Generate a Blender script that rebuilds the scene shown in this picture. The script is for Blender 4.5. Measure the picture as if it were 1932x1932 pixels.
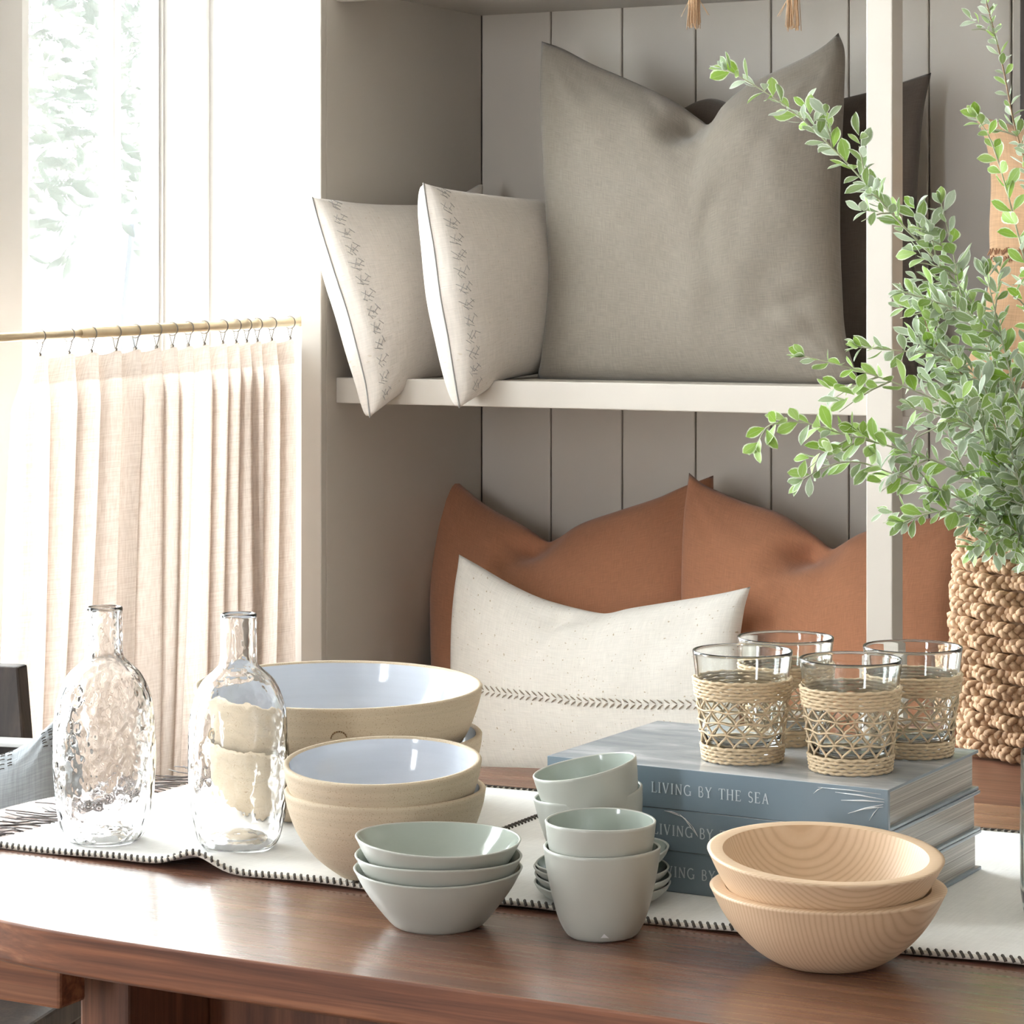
import bpy, bmesh, math, random
from mathutils import Vector, Matrix, noise
random.seed(7)
PI = math.pi
for o in list(bpy.data.objects):
    bpy.data.objects.remove(o, do_unlink=True)
SC = bpy.context.scene
COL = SC.collection

# ------------------------------------------------------------------ camera
F_PX, HOR, YAW, CZ = 5000.0, 540.0, math.radians(28), 1.25
SN, CS = math.sin(YAW), math.cos(YAW)
cam = bpy.data.cameras.new('camera')
cam.sensor_fit = 'HORIZONTAL'; cam.sensor_width = 36.0
cam.lens = F_PX / 1932 * 36.0
cam.shift_y = -(966 - HOR) / 1932
cam.clip_start = 0.05; cam.clip_end = 200
camo = bpy.data.objects.new('camera', cam); COL.objects.link(camo)
camo.location = (0, 0, CZ); camo.rotation_euler = (PI / 2, 0, YAW)
SC.camera = camo

# ------------------------------------------------------------------ world, daylight, exposure
W = bpy.data.worlds.new('sky'); SC.world = W; W.use_nodes = True
bg = W.node_tree.nodes['Background']
bg.inputs['Color'].default_value = (0.90, 0.95, 1.0, 1)
bg.inputs['Strength'].default_value = 12.0
SC.view_settings.view_transform = 'Standard'
SC.view_settings.look = 'None'
SC.view_settings.gamma = 1.0
SC.view_settings.use_curve_mapping = False
SC.view_settings.exposure = 0.98
sun = bpy.data.lights.new('sun', 'SUN'); sun.energy = 14.0; sun.angle = math.radians(1.5); sun.color = (1.0, .99, .975)
suno = bpy.data.objects.new('sun', sun); COL.objects.link(suno)
suno.rotation_euler = Vector((.22, .60, -.77)).to_track_quat('-Z', 'Y').to_euler()
def portal(name, loc, rot, sx, sy):
    l = bpy.data.lights.new(name, 'AREA'); l.shape = 'RECTANGLE'; l.size = sx; l.size_y = sy
    l.cycles.is_portal = True
    o = bpy.data.objects.new(name, l); COL.objects.link(o); o.location = loc; o.rotation_euler = rot
    return o

# ------------------------------------------------------------------ pixel helpers (photograph is 1932 x 1932)
def ray(x, y):
    k = (x - 966) / F_PX
    return Vector((-SN + CS * k, CS + SN * k, (HOR - y) / F_PX))
CAM = Vector((0, 0, CZ))
def atT(x, y, t): return CAM + ray(x, y) * t
def atY(x, y, Y):
    d = ray(x, y); return CAM + d * (Y / d.y)
def atX(x, y, X):
    d = ray(x, y); return CAM + d * (X / d.x)
def atZ(x, y, Z):
    d = ray(x, y); return CAM + d * ((Z - CZ) / d.z)
def atPlane(x, y, p0, n):
    d = ray(x, y); return CAM + d * ((p0 - CAM).dot(n) / d.dot(n))

# ------------------------------------------------------------------ object helpers
def tag(o, label=None, cat=None, group=None, kind=None):
    if label: o['label'] = label
    if cat: o['category'] = cat
    if group: o['group'] = group
    if kind: o['kind'] = kind
    return o
def thing(name, label, cat, loc=(0, 0, 0), rot=(0, 0, 0), group=None, kind=None):
    o = bpy.data.objects.new(name, None); COL.objects.link(o)
    o.empty_display_size = 0.02
    o.location = loc; o.rotation_euler = rot
    return tag(o, label, cat, group, kind)
def link(name, me, parent=None, loc=(0, 0, 0), rot=(0, 0, 0), sc=None):
    o = bpy.data.objects.new(name, me); COL.objects.link(o)
    o.location = loc; o.rotation_euler = rot
    if sc: o.scale = sc
    if parent: o.parent = parent
    return o

class MB:
    def __init__(s): s.v = []; s.f = []; s.uv = []
    def add(s, verts, faces, uvs=None):
        b = len(s.v); s.v += [tuple(p) for p in verts]
        for i, fc in enumerate(faces):
            s.f.append(tuple(b + k for k in fc))
            s.uv.append(uvs[i] if uvs else None)
        return s
    def box(s, a, b):
        x0, y0, z0 = a; x1, y1, z1 = b
        v = [(x0,y0,z0),(x1,y0,z0),(x1,y1,z0),(x0,y1,z0),(x0,y0,z1),(x1,y0,z1),(x1,y1,z1),(x0,y1,z1)]
        return s.add(v, [(0,3,2,1),(4,5,6,7),(0,1,5,4),(1,2,6,5),(2,3,7,6),(3,0,4,7)])
    def tube(s, pts, r, n=6, closed=False, caps=True, up=None):
        pts = [Vector(p) for p in pts]; m = len(pts); vs = []; prev = None
        rr = r if hasattr(r, '__len__') else [r] * m
        for i, p in enumerate(pts):
            if closed: t = pts[(i + 1) % m] - pts[i - 1]
            else: t = pts[min(i + 1, m - 1)] - pts[max(i - 1, 0)]
            if t.length < 1e-9: t = Vector((0, 0, 1))
            t.normalize()
            if prev is None:
                ref = Vector(up) if up else (Vector((0, 0, 1)) if abs(t.z) < .9 else Vector((1, 0, 0)))
                a = t.cross(ref).normalized()
            else:
                a = prev - t * prev.dot(t)
                a = a.normalized() if a.length > 1e-6 else t.orthogonal().normalized()
            prev = a; b = t.cross(a)
            for k in range(n):
                g = 2 * PI * k / n
                vs.append(p + (a * math.cos(g) + b * math.sin(g)) * rr[i])
        fs = []
        for i in range(m if closed else m - 1):
            j = (i + 1) % m
            for k in range(n):
                fs.append((i*n+k, i*n+(k+1)%n, j*n+(k+1)%n, j*n+k))
        if not closed and caps:
            fs.append(tuple(range(n))[::-1]); fs.append(tuple((m-1)*n+k for k in range(n)))
        return s.add(vs, fs)
    def lathe(s, prof, n=64, wob=None, uvscale=None):
        # prof: list of (r,z); closed at r==0 ends
        m = len(prof); vs = []; fs = []
        for (r, z) in prof:
            for k in range(n):
                g = 2 * PI * k / n
                w = wob(g, z, r) if wob else (1, 0)
                vs.append((r * w[0] * math.cos(g), r * w[0] * math.sin(g), z + w[1]))
        for i in range(m - 1):
            for k in range(n):
                fs.append((i*n+k, i*n+(k+1)%n, (i+1)*n+(k+1)%n, (i+1)*n+k))
        return s.add(vs, fs)
    def mesh(s, name, mat, smooth=True, bevel=0, merge=0):
        me = bpy.data.meshes.new(name)
        me.from_pydata(s.v, [], s.f)
        if any(u is not None for u in s.uv):
            ul = me.uv_layers.new(name='UVMap')
            li = 0
            for fi, fc in enumerate(s.f):
                u = s.uv[fi]
                for k in range(len(fc)):
                    ul.data[li].uv = u[k] if u else (0, 0); li += 1
        if bevel or merge:
            bm = bmesh.new(); bm.from_mesh(me)
            if merge: bmesh.ops.remove_doubles(bm, verts=bm.verts, dist=merge)
            if bevel:
                bmesh.ops.bevel(bm, geom=list(bm.edges), offset=bevel, segments=2, affect='EDGES', profile=.5)
            bm.to_mesh(me); bm.free()
        for p in me.polygons: p.use_smooth = smooth
        me.materials.append(mat); me.validate(); me.update()
        return me
def boxmesh(name, a, b, mat, bevel=.002):
    return MB().box(a, b).mesh(name, mat, smooth=False, bevel=bevel)
def catmull(pts, n):
    pts = [Vector(p) for p in pts]
    # dense spline then resample by arc length to n+1 points
    q = [pts[0] * 2 - pts[1]] + pts + [pts[-1] * 2 - pts[-2]]
    d = []
    for i in range(1, len(q) - 2):
        a, b, c, e = q[i-1], q[i], q[i+1], q[i+2]
        for k in range(12):
            t = k / 12
            d.append(.5 * ((2*b) + (c-a)*t + (2*a-5*b+4*c-e)*t*t + (3*b-a-3*c+e)*t**3))
    d.append(pts[-1])
    L = [0]
    for i in range(1, len(d)): L.append(L[-1] + (d[i]-d[i-1]).length)
    out = []; j = 0
    for k in range(n + 1):
        s = L[-1] * k / n
        while j < len(L) - 2 and L[j+1] < s: j += 1
        u = (s - L[j]) / max(1e-9, L[j+1] - L[j])
        out.append(d[j].lerp(d[j+1], min(1, max(0, u))))
    return out

# ------------------------------------------------------------------ materials
def srgb(r, g, b):
    def c(v):
        v /= 255
        return v / 12.92 if v <= .04045 else ((v + .055) / 1.055) ** 2.4
    return (c(r), c(g), c(b), 1)
class M:
    def __init__(s, name):
        s.m = bpy.data.materials.new(name); s.m.use_nodes = True
        s.t = s.m.node_tree; s.b = s.t.nodes['Principled BSDF']; s.out = s.t.nodes['Material Output']
    def n(s, typ, **kw):
        nd = s.t.nodes.new(typ)
        for k, v in kw.items():
            if k.startswith('_'): setattr(nd, k[1:], v)
            else:
                key = k.replace('__', ' ')
                nd.inputs[key].default_value = v
        return nd
    def l(s, a, b): s.t.links.new(a, b)
    def coord(s, which='Object', scale=(1, 1, 1), rot=(0, 0, 0), loc=(0, 0, 0)):
        tc = s.n('ShaderNodeTexCoord'); mp = s.n('ShaderNodeMapping')
        mp.inputs['Scale'].default_value = scale; mp.inputs['Rotation'].default_value = rot
        mp.inputs['Location'].default_value = loc
        s.l(tc.outputs[which], mp.inputs['Vector']); return mp.outputs['Vector']
    def noise(s, vec, scale=5, detail=3, rough=.5, dist=0):
        nd = s.n('ShaderNodeTexNoise', Scale=scale, Detail=detail, Roughness=rough, Distortion=dist)
        if vec: s.l(vec, nd.inputs['Vector'])
        return nd.outputs['Fac']
    def ramp(s, fac, stops):
        r = s.n('ShaderNodeValToRGB'); e = r.color_ramp.elements
        while len(e) < len(stops): e.new(.5)
        for i, (p, c) in enumerate(stops):
            e[i].position = p; e[i].color = c if len(c) == 4 else (*c, 1)
        s.l(fac, r.inputs['Fac']); return r.outputs['Color']
    def mix(s, fac, a, b, mode='MIX'):
        x = s.n('ShaderNodeMix', _data_type='RGBA', _blend_type=mode)
        for sock, val in ((x.inputs[0], fac), (x.inputs[6], a), (x.inputs[7], b)):
            if hasattr(val, 'is_output'): s.l(val, sock)
            else: sock.default_value = val
        return x.outputs[2]
    def math(s, op, a, b=0.0):
        x = s.n('ShaderNodeMath', _operation=op)
        for i, val in enumerate((a, b)):
            if hasattr(val, 'is_output'): s.l(val, x.inputs[i])
            else: x.inputs[i].default_value = val
        return x.outputs[0]
    def bump(s, h, strength=.3, dist=.002):
        b = s.n('ShaderNodeBump', Strength=strength, Distance=dist)
        s.l(h, b.inputs['Height']); s.l(b.outputs['Normal'], s.b.inputs['Normal']); return b
    def set(s, **kw):
        for k, v in kw.items():
            sock = s.b.inputs[k.replace('__', ' ')]
            if hasattr(v, 'is_output'): s.l(v, sock)
            else: sock.default_value = v
        return s

def paint(name, col, rough=.45, var=.04):
    m = M(name); v = m.coord()
    n = m.noise(v, 6, 3)
    dark = tuple(c * (1 - var) for c in col[:3]) + (1,)
    m.set(Base__Color=m.mix(n, dark, col), Roughness=rough)
    m.bump(m.noise(m.coord(scale=(1,1,1)), 350, 2), .05, .0005)
    return m.m
def linen(name, col, var=.10, th=900, bump=.35, speck=None, rough=.9, translucent=0):
    m = M(name)
    u1 = m.coord('UV', (th, th * .055, 1)); u2 = m.coord('UV', (th * .055, th, 1))
    a = m.noise(u1, 1, 2); b = m.noise(u2, 1, 2)
    w = m.math('ADD', a, b); w2 = m.math('MULTIPLY', w, .5)
    big = m.noise(m.coord('UV', (1, 1, 1)), 14, 3)
    lo = tuple(c * (1 - var * 1.6) for c in col[:3]) + (1,); hi = tuple(min(1, c * (1 + var)) for c in col[:3]) + (1,)
    c = m.ramp(w2, [(.36, lo), (.64, hi)])
    c = m.mix(m.math('MULTIPLY', big, .16), c, tuple(x * .72 for x in col[:3]) + (1,))
    if speck:
        sp = m.noise(m.coord('UV', (1, 1, 1)), 160, 1)
        k = m.ramp(sp, [(.70, (0,0,0,1)), (.76, (1,1,1,1))])
        c = m.mix(k, c, speck)
    m.set(Base__Color=c, Roughness=rough, Sheen__Weight=.25, Sheen__Roughness=.5, Specular__IOR__Level=.15)
    m.bump(w2, bump, .0012)
    return m.m
def wood(name, dark, mid, light, axis=0, scale=1.0, rough=.35, ring=True, coat=0, spec=.5, stretch=14):
    m = M(name)
    sc = [stretch * scale] * 3; sc[axis] = 1.1 * scale
    v = m.coord('Object', tuple(sc))
    n1 = m.noise(v, 1.6, 6, .62, .6)
    fine = [160 * scale] * 3; fine[axis] = 5 * scale
    n2 = m.noise(m.coord('Object', tuple(fine)), 1.0, 3, .6)
    c = m.ramp(n1, [(.28, dark), (.5, mid), (.72, light)])
    c = m.mix(m.math('MULTIPLY', m.ramp(n2, [(.42, (0,0,0,1)), (.62, (1,1,1,1))]), .45), c, dark)
    m.set(Base__Color=c, Roughness=m.math('ADD', m.math('MULTIPLY', n2, .12), rough - .06),
          Coat__Weight=coat, Coat__Roughness=.24, Coat__IOR=1.6, Specular__IOR__Level=spec)
    m.bump(n2, .08, .0006)
    return m.m
def plain(name, col, rough=.5, metal=0, var=.06, scale=40, bump=0, spec=.5, coat=0):
    m = M(name); n = m.noise(m.coord(), scale, 3)
    d = tuple(c * (1 - var) for c in col[:3]) + (1,); h = tuple(min(1, c * (1 + var)) for c in col[:3]) + (1,)
    m.set(Base__Color=m.mix(n, d, h), Roughness=rough, Metallic=metal, Specular__IOR__Level=spec, Coat__Weight=coat, Coat__Roughness=.1)
    if bump: m.bump(n, bump, .001)
    return m.m
def glass(name, col=(1, 1, 1, 1), hammered=0, ior=1.45):
    m = M(name)
    m.set(Base__Color=col, Roughness=0.0, IOR=ior, Transmission__Weight=1.0)
    if hammered:
        v = m.n('ShaderNodeTexVoronoi', _feature='SMOOTH_F1', Scale=150.0); v.inputs['Smoothness'].default_value = 1.0
        m.l(m.coord('Object', (1, 1, .8)), v.inputs['Vector'])
        big = m.noise(m.coord('Object', (1, 1, .35)), 45, 2)
        # smooth near neck and foot, hammered on the belly
        sep = m.n('ShaderNodeSeparateXYZ'); m.l(m.coord(), sep.inputs[0])
        h = m.math('ADD', v.outputs['Distance'], m.math('MULTIPLY', big, .8))
        b = m.bump(h, hammered, .004)
    return m.m
def pane_mat(name):
    m = M(name); t = m.t
    tr = m.n('ShaderNodeBsdfTransparent'); gl = m.n('ShaderNodeBsdfGlossy'); gl.inputs['Roughness'].default_value = .01
    fr = m.n('ShaderNodeFresnel', IOR=1.45); mx = m.n('ShaderNodeMixShader')
    tr.inputs['Color'].default_value = (.97, .985, .975, 1)
    m.l(m.math('MULTIPLY', fr.outputs[0], .6), mx.inputs[0]); m.l(tr.outputs[0], mx.inputs[1]); m.l(gl.outputs[0], mx.inputs[2])
    m.l(mx.outputs[0], m.out.inputs['Surface']); return m.m

MAT = {}
MAT['greige'] = paint('greige_paint', srgb(193, 185, 175), .42)
MAT['plank'] = paint('plank_paint', srgb(218, 210, 200), .45)  # same greige paint, lightened to stand for light reaching the boards
MAT['white'] = paint('white_paint', srgb(243, 241, 238), .5, .02)
MAT['wall'] = paint('wall_paint', srgb(226, 222, 218), .6, .02)
MAT['ceil'] = paint('ceiling_paint', srgb(240, 238, 234), .7, .02)
MAT['floor'] = wood('floor_wood', srgb(128, 112, 98), srgb(160, 144, 128), srgb(186, 170, 154), 1, 1, .4)
MAT['walnut'] = wood('walnut_top', srgb(92, 54, 38), srgb(124, 78, 55), srgb(152, 104, 78), 0, 1.0, .28, spec=.8, coat=1.0, stretch=16)
MAT['walnut_edge'] = wood('walnut_edge', srgb(88, 48, 30), srgb(134, 82, 54), srgb(170, 116, 82), 0, 1.3, .5, stretch=46)
MAT['walnut_leg'] = wood('walnut_leg', srgb(72, 42, 30), srgb(108, 66, 46), srgb(140, 92, 66), 2, 1.2, .5)  # walnut darkened to carry the shade beneath the table top
MAT['dark_wood'] = wood('dark_wood', srgb(34, 26, 22), srgb(56, 44, 36), srgb(84, 66, 52), 2, 1.5, .5)
MAT['stool_wood'] = wood('stool_wood', srgb(78, 48, 36), srgb(112, 74, 56), srgb(140, 98, 76), 0, 1.2, .4)
MAT['glass_pane'] = pane_mat('window_glass')
MAT['brass'] = plain('brushed_brass', srgb(226, 206, 172), .38, .75, .06, 60)
MAT['steel'] = plain('ring_steel', srgb(128, 120, 110), .45, .7)

# ------------------------------------------------------------------ the room
XW, XP, XG = -2.71, -2.98, -3.06          # stile line, pier face, glass plane
YF, YS, YB = 4.245, 4.298, 4.875          # stile front, shelf front, plank wall
YR = 4.30                                  # far window reveal
H = 2.9
def struct(name, label, me, cat='wall', parent=None):
    o = link(name, me, parent); tag(o, label, cat, None, 'structure'); return o
struct('floor', 'wooden shop floor under the table and chair', boxmesh('floor', (-3.4, -2.7, -.1), (2.7, 5.0, 0), MAT['floor'], 0), 'floor')
struct('ceiling', 'plain white ceiling over the room', boxmesh('ceiling', (-3.4, -2.7, H), (2.7, 5.0, H + .1), MAT['ceil'], 0), 'ceiling')
struct('wall_right', 'plain pale wall to the right of the table', boxmesh('wall_right', (2.6, -2.7, 0), (2.7, 5.0, H), MAT['wall'], 0))
# left wall: piers between tall windows, low wall under the sills, header above
SILL, HEAD = .42, 2.5
wins = [(3.75, YR), (2.10, 3.66), (1.05, 1.75)]
mb = MB()
mb.box((-3.3, -2.6, 0), (XP, YR, SILL)); mb.box((-3.3, -2.6, HEAD), (XP, YR, H))
edges = sorted(wins); y = -2.6
for (a, b) in edges:
    mb.box((-3.3, y, SILL), (XP, a, HEAD)); y = b
wall_left = struct('wall_left', 'pale wall with window openings at the left', mb.mesh('wall_left', MAT['wall'], False))
mb = MB(); mb.box((-3.09, YR, 0), (XW, 5.0, H))
struct('trim_1', 'white window reveal beside the built-in shelf', mb.mesh('trim_1', MAT['white'], False), 'trim')
mb = MB(); mb.box((-3.06, YR - .022, SILL), (-2.955, YR, HEAD))
struct('trim_2', 'narrow white casing strip running up the window reveal', mb.mesh('trim_2', MAT['white'], False, .003), 'trim')
# back wall: backing + planks
wb = struct('wall_back', 'greige wall of vertical tongue and groove boards behind the shelf', boxmesh('wall_back', (-2.71, YB + .012, 0), (2.6, YB + .1, H), MAT['greige'], 0))
PWD = .1634
plk = boxmesh('plank', (.0014, 0, 0), (PWD - .0014, .0125, H), MAT['plank'], .0025)
x = -2.665; i = 0
while x < .8:
    link('plank', plk, wb, (x, YB, 0)); x += PWD
mb = MB()
FILL_X0, FILL_X1 = -2.3, -1.8  # unseen opening, added to let fill light in from the front
mb.box((-3.4, -2.7, 0), (2.7, -2.6, .5)); mb.box((-3.4, -2.7, 2.5), (2.7, -2.6, H))
mb.box((-3.4, -2.7, .5), (FILL_X0, -2.6, 2.5)); mb.box((FILL_X1, -2.7, .5), (2.7, -2.6, 2.5))
struct('wall_front', 'pale shop front wall behind the camera with a window opening', mb.mesh('wall_front', MAT['wall'], False))
portal('shop_front_daylight', ((FILL_X0 + FILL_X1) / 2, -2.71, 1.5), (PI / 2, 0, 0), FILL_X1 - FILL_X0, 2.0)
for (a, b) in wins:
    portal('window_daylight', (-3.31, (a + b) / 2, (SILL + HEAD) / 2), (0, -PI / 2, 0), HEAD - SILL, b - a)

# windows
def window(idx, a, b, label, mull):
    w = thing('window_%d' % idx, label, 'window', (XG, (a + b) / 2, SILL), kind='structure')
    yc = (a + b) / 2
    def part(nm, y0, y1, z0, z1, x0=-.012, x1=.012, mat='white'):
        link(nm, boxmesh(nm, (x0, y0 - yc, z0 - SILL), (x1, y1 - yc, z1 - SILL), MAT[mat], .004), w)
    part('frame_rail', a, b, SILL, SILL + .07); part('frame_rail', a, b, HEAD - .07, HEAD)
    part('frame_stile', a, a + .045, SILL + .07, HEAD - .07); part('frame_stile', b - .052, b - .038, SILL + .07, HEAD - .07); part('frame_stile', b - .032, b - .022, SILL + .07, HEAD - .07)
    ys = [a + .045]
    for (m0, m1) in mull:
        part('mullion', m0, m1, SILL + .07, HEAD - .07); ys += [m0, m1]
    ys.append(b - .052)
    for k in range(0, len(ys), 2):
        if ys[k+1] - ys[k] > .01:
            link('pane', boxmesh('pane', (-.003, ys[k] - yc, .07), (.003, ys[k+1] - yc, HEAD - SILL - .07), MAT['glass_pane'], 0), w)
    return w
w1 = window(1, 3.75, YR, 'tall white-framed window above the half curtain with leaves outside', [(3.80, 3.858), (4.111, 4.1375)])
link('shadow_gap', boxmesh('shadow_gap', (.0, 0, 0), (.006, .006, HEAD - SILL), plain('window_seal', srgb(120, 120, 124), .6), 0), w1, (.0, YR - .038 - (3.75 + YR) / 2, 0))  # grey strip coloured as the shade between the two stiles
window(2, 2.10, 3.66, 'tall white window left of the visible one', [(2.85, 2.89)])
window(3, 1.05, 1.75, 'tall white window nearest the front of the shop on the left wall', [(1.37, 1.41)])

# ------------------------------------------------------------------ built-in shelving
PL, PR = -2.665, -1.578
shelf = thing('built_in_shelf', 'greige painted built-in shelving with face frame and board back', 'shelf', (-1.0, 4.56, 0))
def spart(nm, a, b, mat='greige', bev=.002):
    o = (-1.0, 4.56, 0)
    return link(nm, boxmesh(nm, tuple(a[i] - o[i] for i in range(3)), tuple(b[i] - o[i] for i in range(3)), MAT[mat], bev), shelf)
RX = .82
spart('side_panel', (XW, YF + .02, 0), (PL, YB, H), bev=.0015)
spart('stile', (XW, YF, 0), (PL, YF + .02, H))
spart('post', (PR, YF, 0), (PR + .047, YS, H))
spart('post', (-.30, YF, 0), (-.253, YS, H))
spart('middle_shelf', (PL, YS + .02, 1.046), (RX, YB, 1.0755))
spart('middle_fascia', (PL, YS, 1.0275), (RX, YS + .022, 1.0762))
spart('top_shelf', (PL, YS + .02, 1.817), (RX, YB, 1.845))
spart('top_fascia', (PL, YS, 1.7925), (RX, YS + .022, 1.846))
spart('bench', (PL, YS + .0, .315), (RX, YB, .35))
spart('bench_front', (PL, YS + .02, 0), (RX, YS + .045, .315))
spart('side_panel', (RX, YF, 0), (RX + .045, YB, H))
ZM, ZBEN = 1.0762, .35

# ------------------------------------------------------------------ cushions
def seg_d(p, a, b):
    ab = b - a; t = max(0, min(1, (p - a).dot(ab) / max(1e-9, ab.dot(ab))))
    return (p - (a + ab * t)).length, t
def cushion(name, label, cat, top, right, bottom, left, plane, tf, tb, mat, creases=(), wr=.004, N=84, group=None, pexp=.42, wrs=9, seed=0, seam=None, pu=None, tbk=0):
    """outline in photo pixels on a plane given by three (px, py, Y) anchors; real thickness on both sides"""
    A, B, C = [atY(*p) for p in plane]
    n = (B - A).cross(C - A).normalized()
    if n.dot(CAM - A) < 0: n = -n
    V2 = lambda L: [Vector((p[0], p[1], 0)) for p in L]
    T, Bm, L, R = catmull(V2(top), N), catmull(V2(bottom), N), catmull(V2(left), N), catmull(V2(right), N)
    P = {}
    org = None
    for j in range(N + 1):
        v = j / N
        for i in range(N + 1):
            u = i / N
            p = (1-v)*T[i] + v*Bm[i] + (1-u)*L[j] + u*R[j] - ((1-u)*(1-v)*T[0] + u*(1-v)*T[N] + (1-u)*v*Bm[0] + u*v*Bm[N])
            P[i, j] = (p, atPlane(p.x, p.y, A, n))
    # metric size
    wu = sum((P[i+1, N//2][1] - P[i, N//2][1]).length for i in range(N)); wv = sum((P[N//2, j+1][1] - P[N//2, j][1]).length for j in range(N))
    zmin = min(P[i, j][1].z for i in range(N+1) for j in range(N+1))
    cen = P[N//2, N//2][1]; org = Vector((cen.x, cen.y, zmin))
    cr = [(Vector((c[0], c[1], 0)), Vector((c[2], c[3], 0)), c[4], c[5]) for c in creases]
    mb = MB(); front = {}; back = {}
    def prof(t):
        return (max(0, 4 * t * (1 - t))) ** pexp
    for j in range(N + 1):
        for i in range(N + 1):
            u, v = i / N, j / N
            p, w = P[i, j]
            th = prof(u) * prof(v); thb = (max(0, 4*u*(1-u)) ** pu if pu and u < .5 else prof(u)) * prof(v) * (1 - tbk * u)
            edge = min(1, 6 * min(u, 1-u, v, 1-v))
            q = Vector((u * wu * wrs + seed * 13.7, v * wv * wrs, seed * 3.1))
            nz = noise.noise(q) + .5 * noise.noise(q * 2.3)
            # gathers: wrinkles running in from the seams
            g = 0
            for (uu, vv, ph) in ((u, v, 0), (1-u, v, 2), (u, 1-v, 4), (1-u, 1-v, 6)):
                ang = math.atan2(vv + 1e-4, uu + 1e-4); rr = math.hypot(uu, vv)
                g += math.sin(ang * 15 + ph + seed) * math.exp(-(rr / .22) ** 2) * min(1, rr / .06)
            off = tf * th + (wr * nz + wr * .55 * g) * edge
            for (a, b, wd, dp) in cr:
                d, t = seg_d(p, a, b)
                off -= dp * math.exp(-(d / wd) ** 2) * (1 - .75 * t * t) * min(1, edge * 1.5)
            front[i, j] = w + n * off
            back[i, j] = w - n * (tb * thb + wr * .5 * nz * edge)
    idx = {}
    def vid(side, i, j):
        if i in (0, N) or j in (0, N): side = 'e'
        k = (side, i, j)
        if k not in idx:
            idx[k] = len(mb.v)
            pos = front[i, j] if side == 'f' else back[i, j] if side == 'b' else P[i, j][1]
            mb.v.append(tuple(pos - org))
        return idx[k]
    for side in 'fb':
        for j in range(N):
            for i in range(N):
                q = [(i, j), (i, j+1), (i+1, j+1), (i+1, j)]
                if side == 'b': q = q[::-1]
                mb.f.append(tuple(vid(side, *c) for c in q))
                mb.uv.append([(c[0] / N * wu, c[1] / N * wv) for c in q])
    root = thing(name, label, cat, org, group=group)
    link('cover', mb.mesh(name, mat), root)
    info = dict(root=root, front=front, P=P, n=n, org=org, N=N, wu=wu, wv=wv)
    if seam:
        # corded seam on the chosen edges
        pts = [P[0, j][1] - org + n * .001 for j in range(0, N + 1, 2)]
        link('seam', MB().tube(pts, .0016, 5).mesh('seam', seam), root)
    return info
def surf(info, u, v, lift=.0008):
    N = info['N']; x = u * N; y = v * N; i = min(N-1, int(x)); j = min(N-1, int(y)); a = x - i; b = y - j
    f = info['front']
    g = lambda i, j: f[i, j] if 0 < i < N and 0 < j < N else info['P'][i, j][1]
    p = (g(i,j)*(1-a)+g(i+1,j)*a)*(1-b) + (g(i,j+1)*(1-a)+g(i+1,j+1)*a)*b
    return p - info['org'] + info['n'] * lift
def uv_of_px(info, x, y):
    best = None
    N = info['N']
    for j in range(1, N):
        for i in range(1, N):
            p = info['front'][i, j] - CAM
            t = -SN * p.x + CS * p.y; px = 966 + F_PX * (CS * p.x + SN * p.y) / t; py = HOR - F_PX * p.z / t
            d = (px - x) ** 2 + (py - y) ** 2
            if best is None or d < best[0]: best = (d, i / N, j / N)
    return best[1], best[2]

MAT['grey_linen'] = linen('grey_linen', srgb(140, 131, 120), .10, 800, .45)
MAT['dark_linen'] = linen('dark_linen', srgb(104, 94, 86), .10, 800, .4)
MAT['cream_linen'] = linen('cream_linen', srgb(208, 199, 190), .07, 600, .5, srgb(190, 176, 160))
MAT['white_cotton'] = linen('white_cotton', srgb(244, 240, 233), .05, 600, .45, srgb(196, 182, 160))
MAT['rust_linen'] = linen('rust_linen', srgb(178, 124, 94), .09, 800, .35)
MAT['tan_knit'] = linen('tan_knit', srgb(184, 148, 114), .10, 420, .7)
MAT['blue_grey_knit'] = linen('blue_grey_knit', srgb(158, 163, 167), .12, 500, .6)
MAT['thread_taupe'] = plain('taupe_thread', srgb(160, 146, 128), .8)
MAT['thread_grey'] = plain('grey_thread', srgb(150, 147, 144), .8)
MAT['thread_brown'] = plain('brown_thread', srgb(150, 108, 78), .8)

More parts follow.
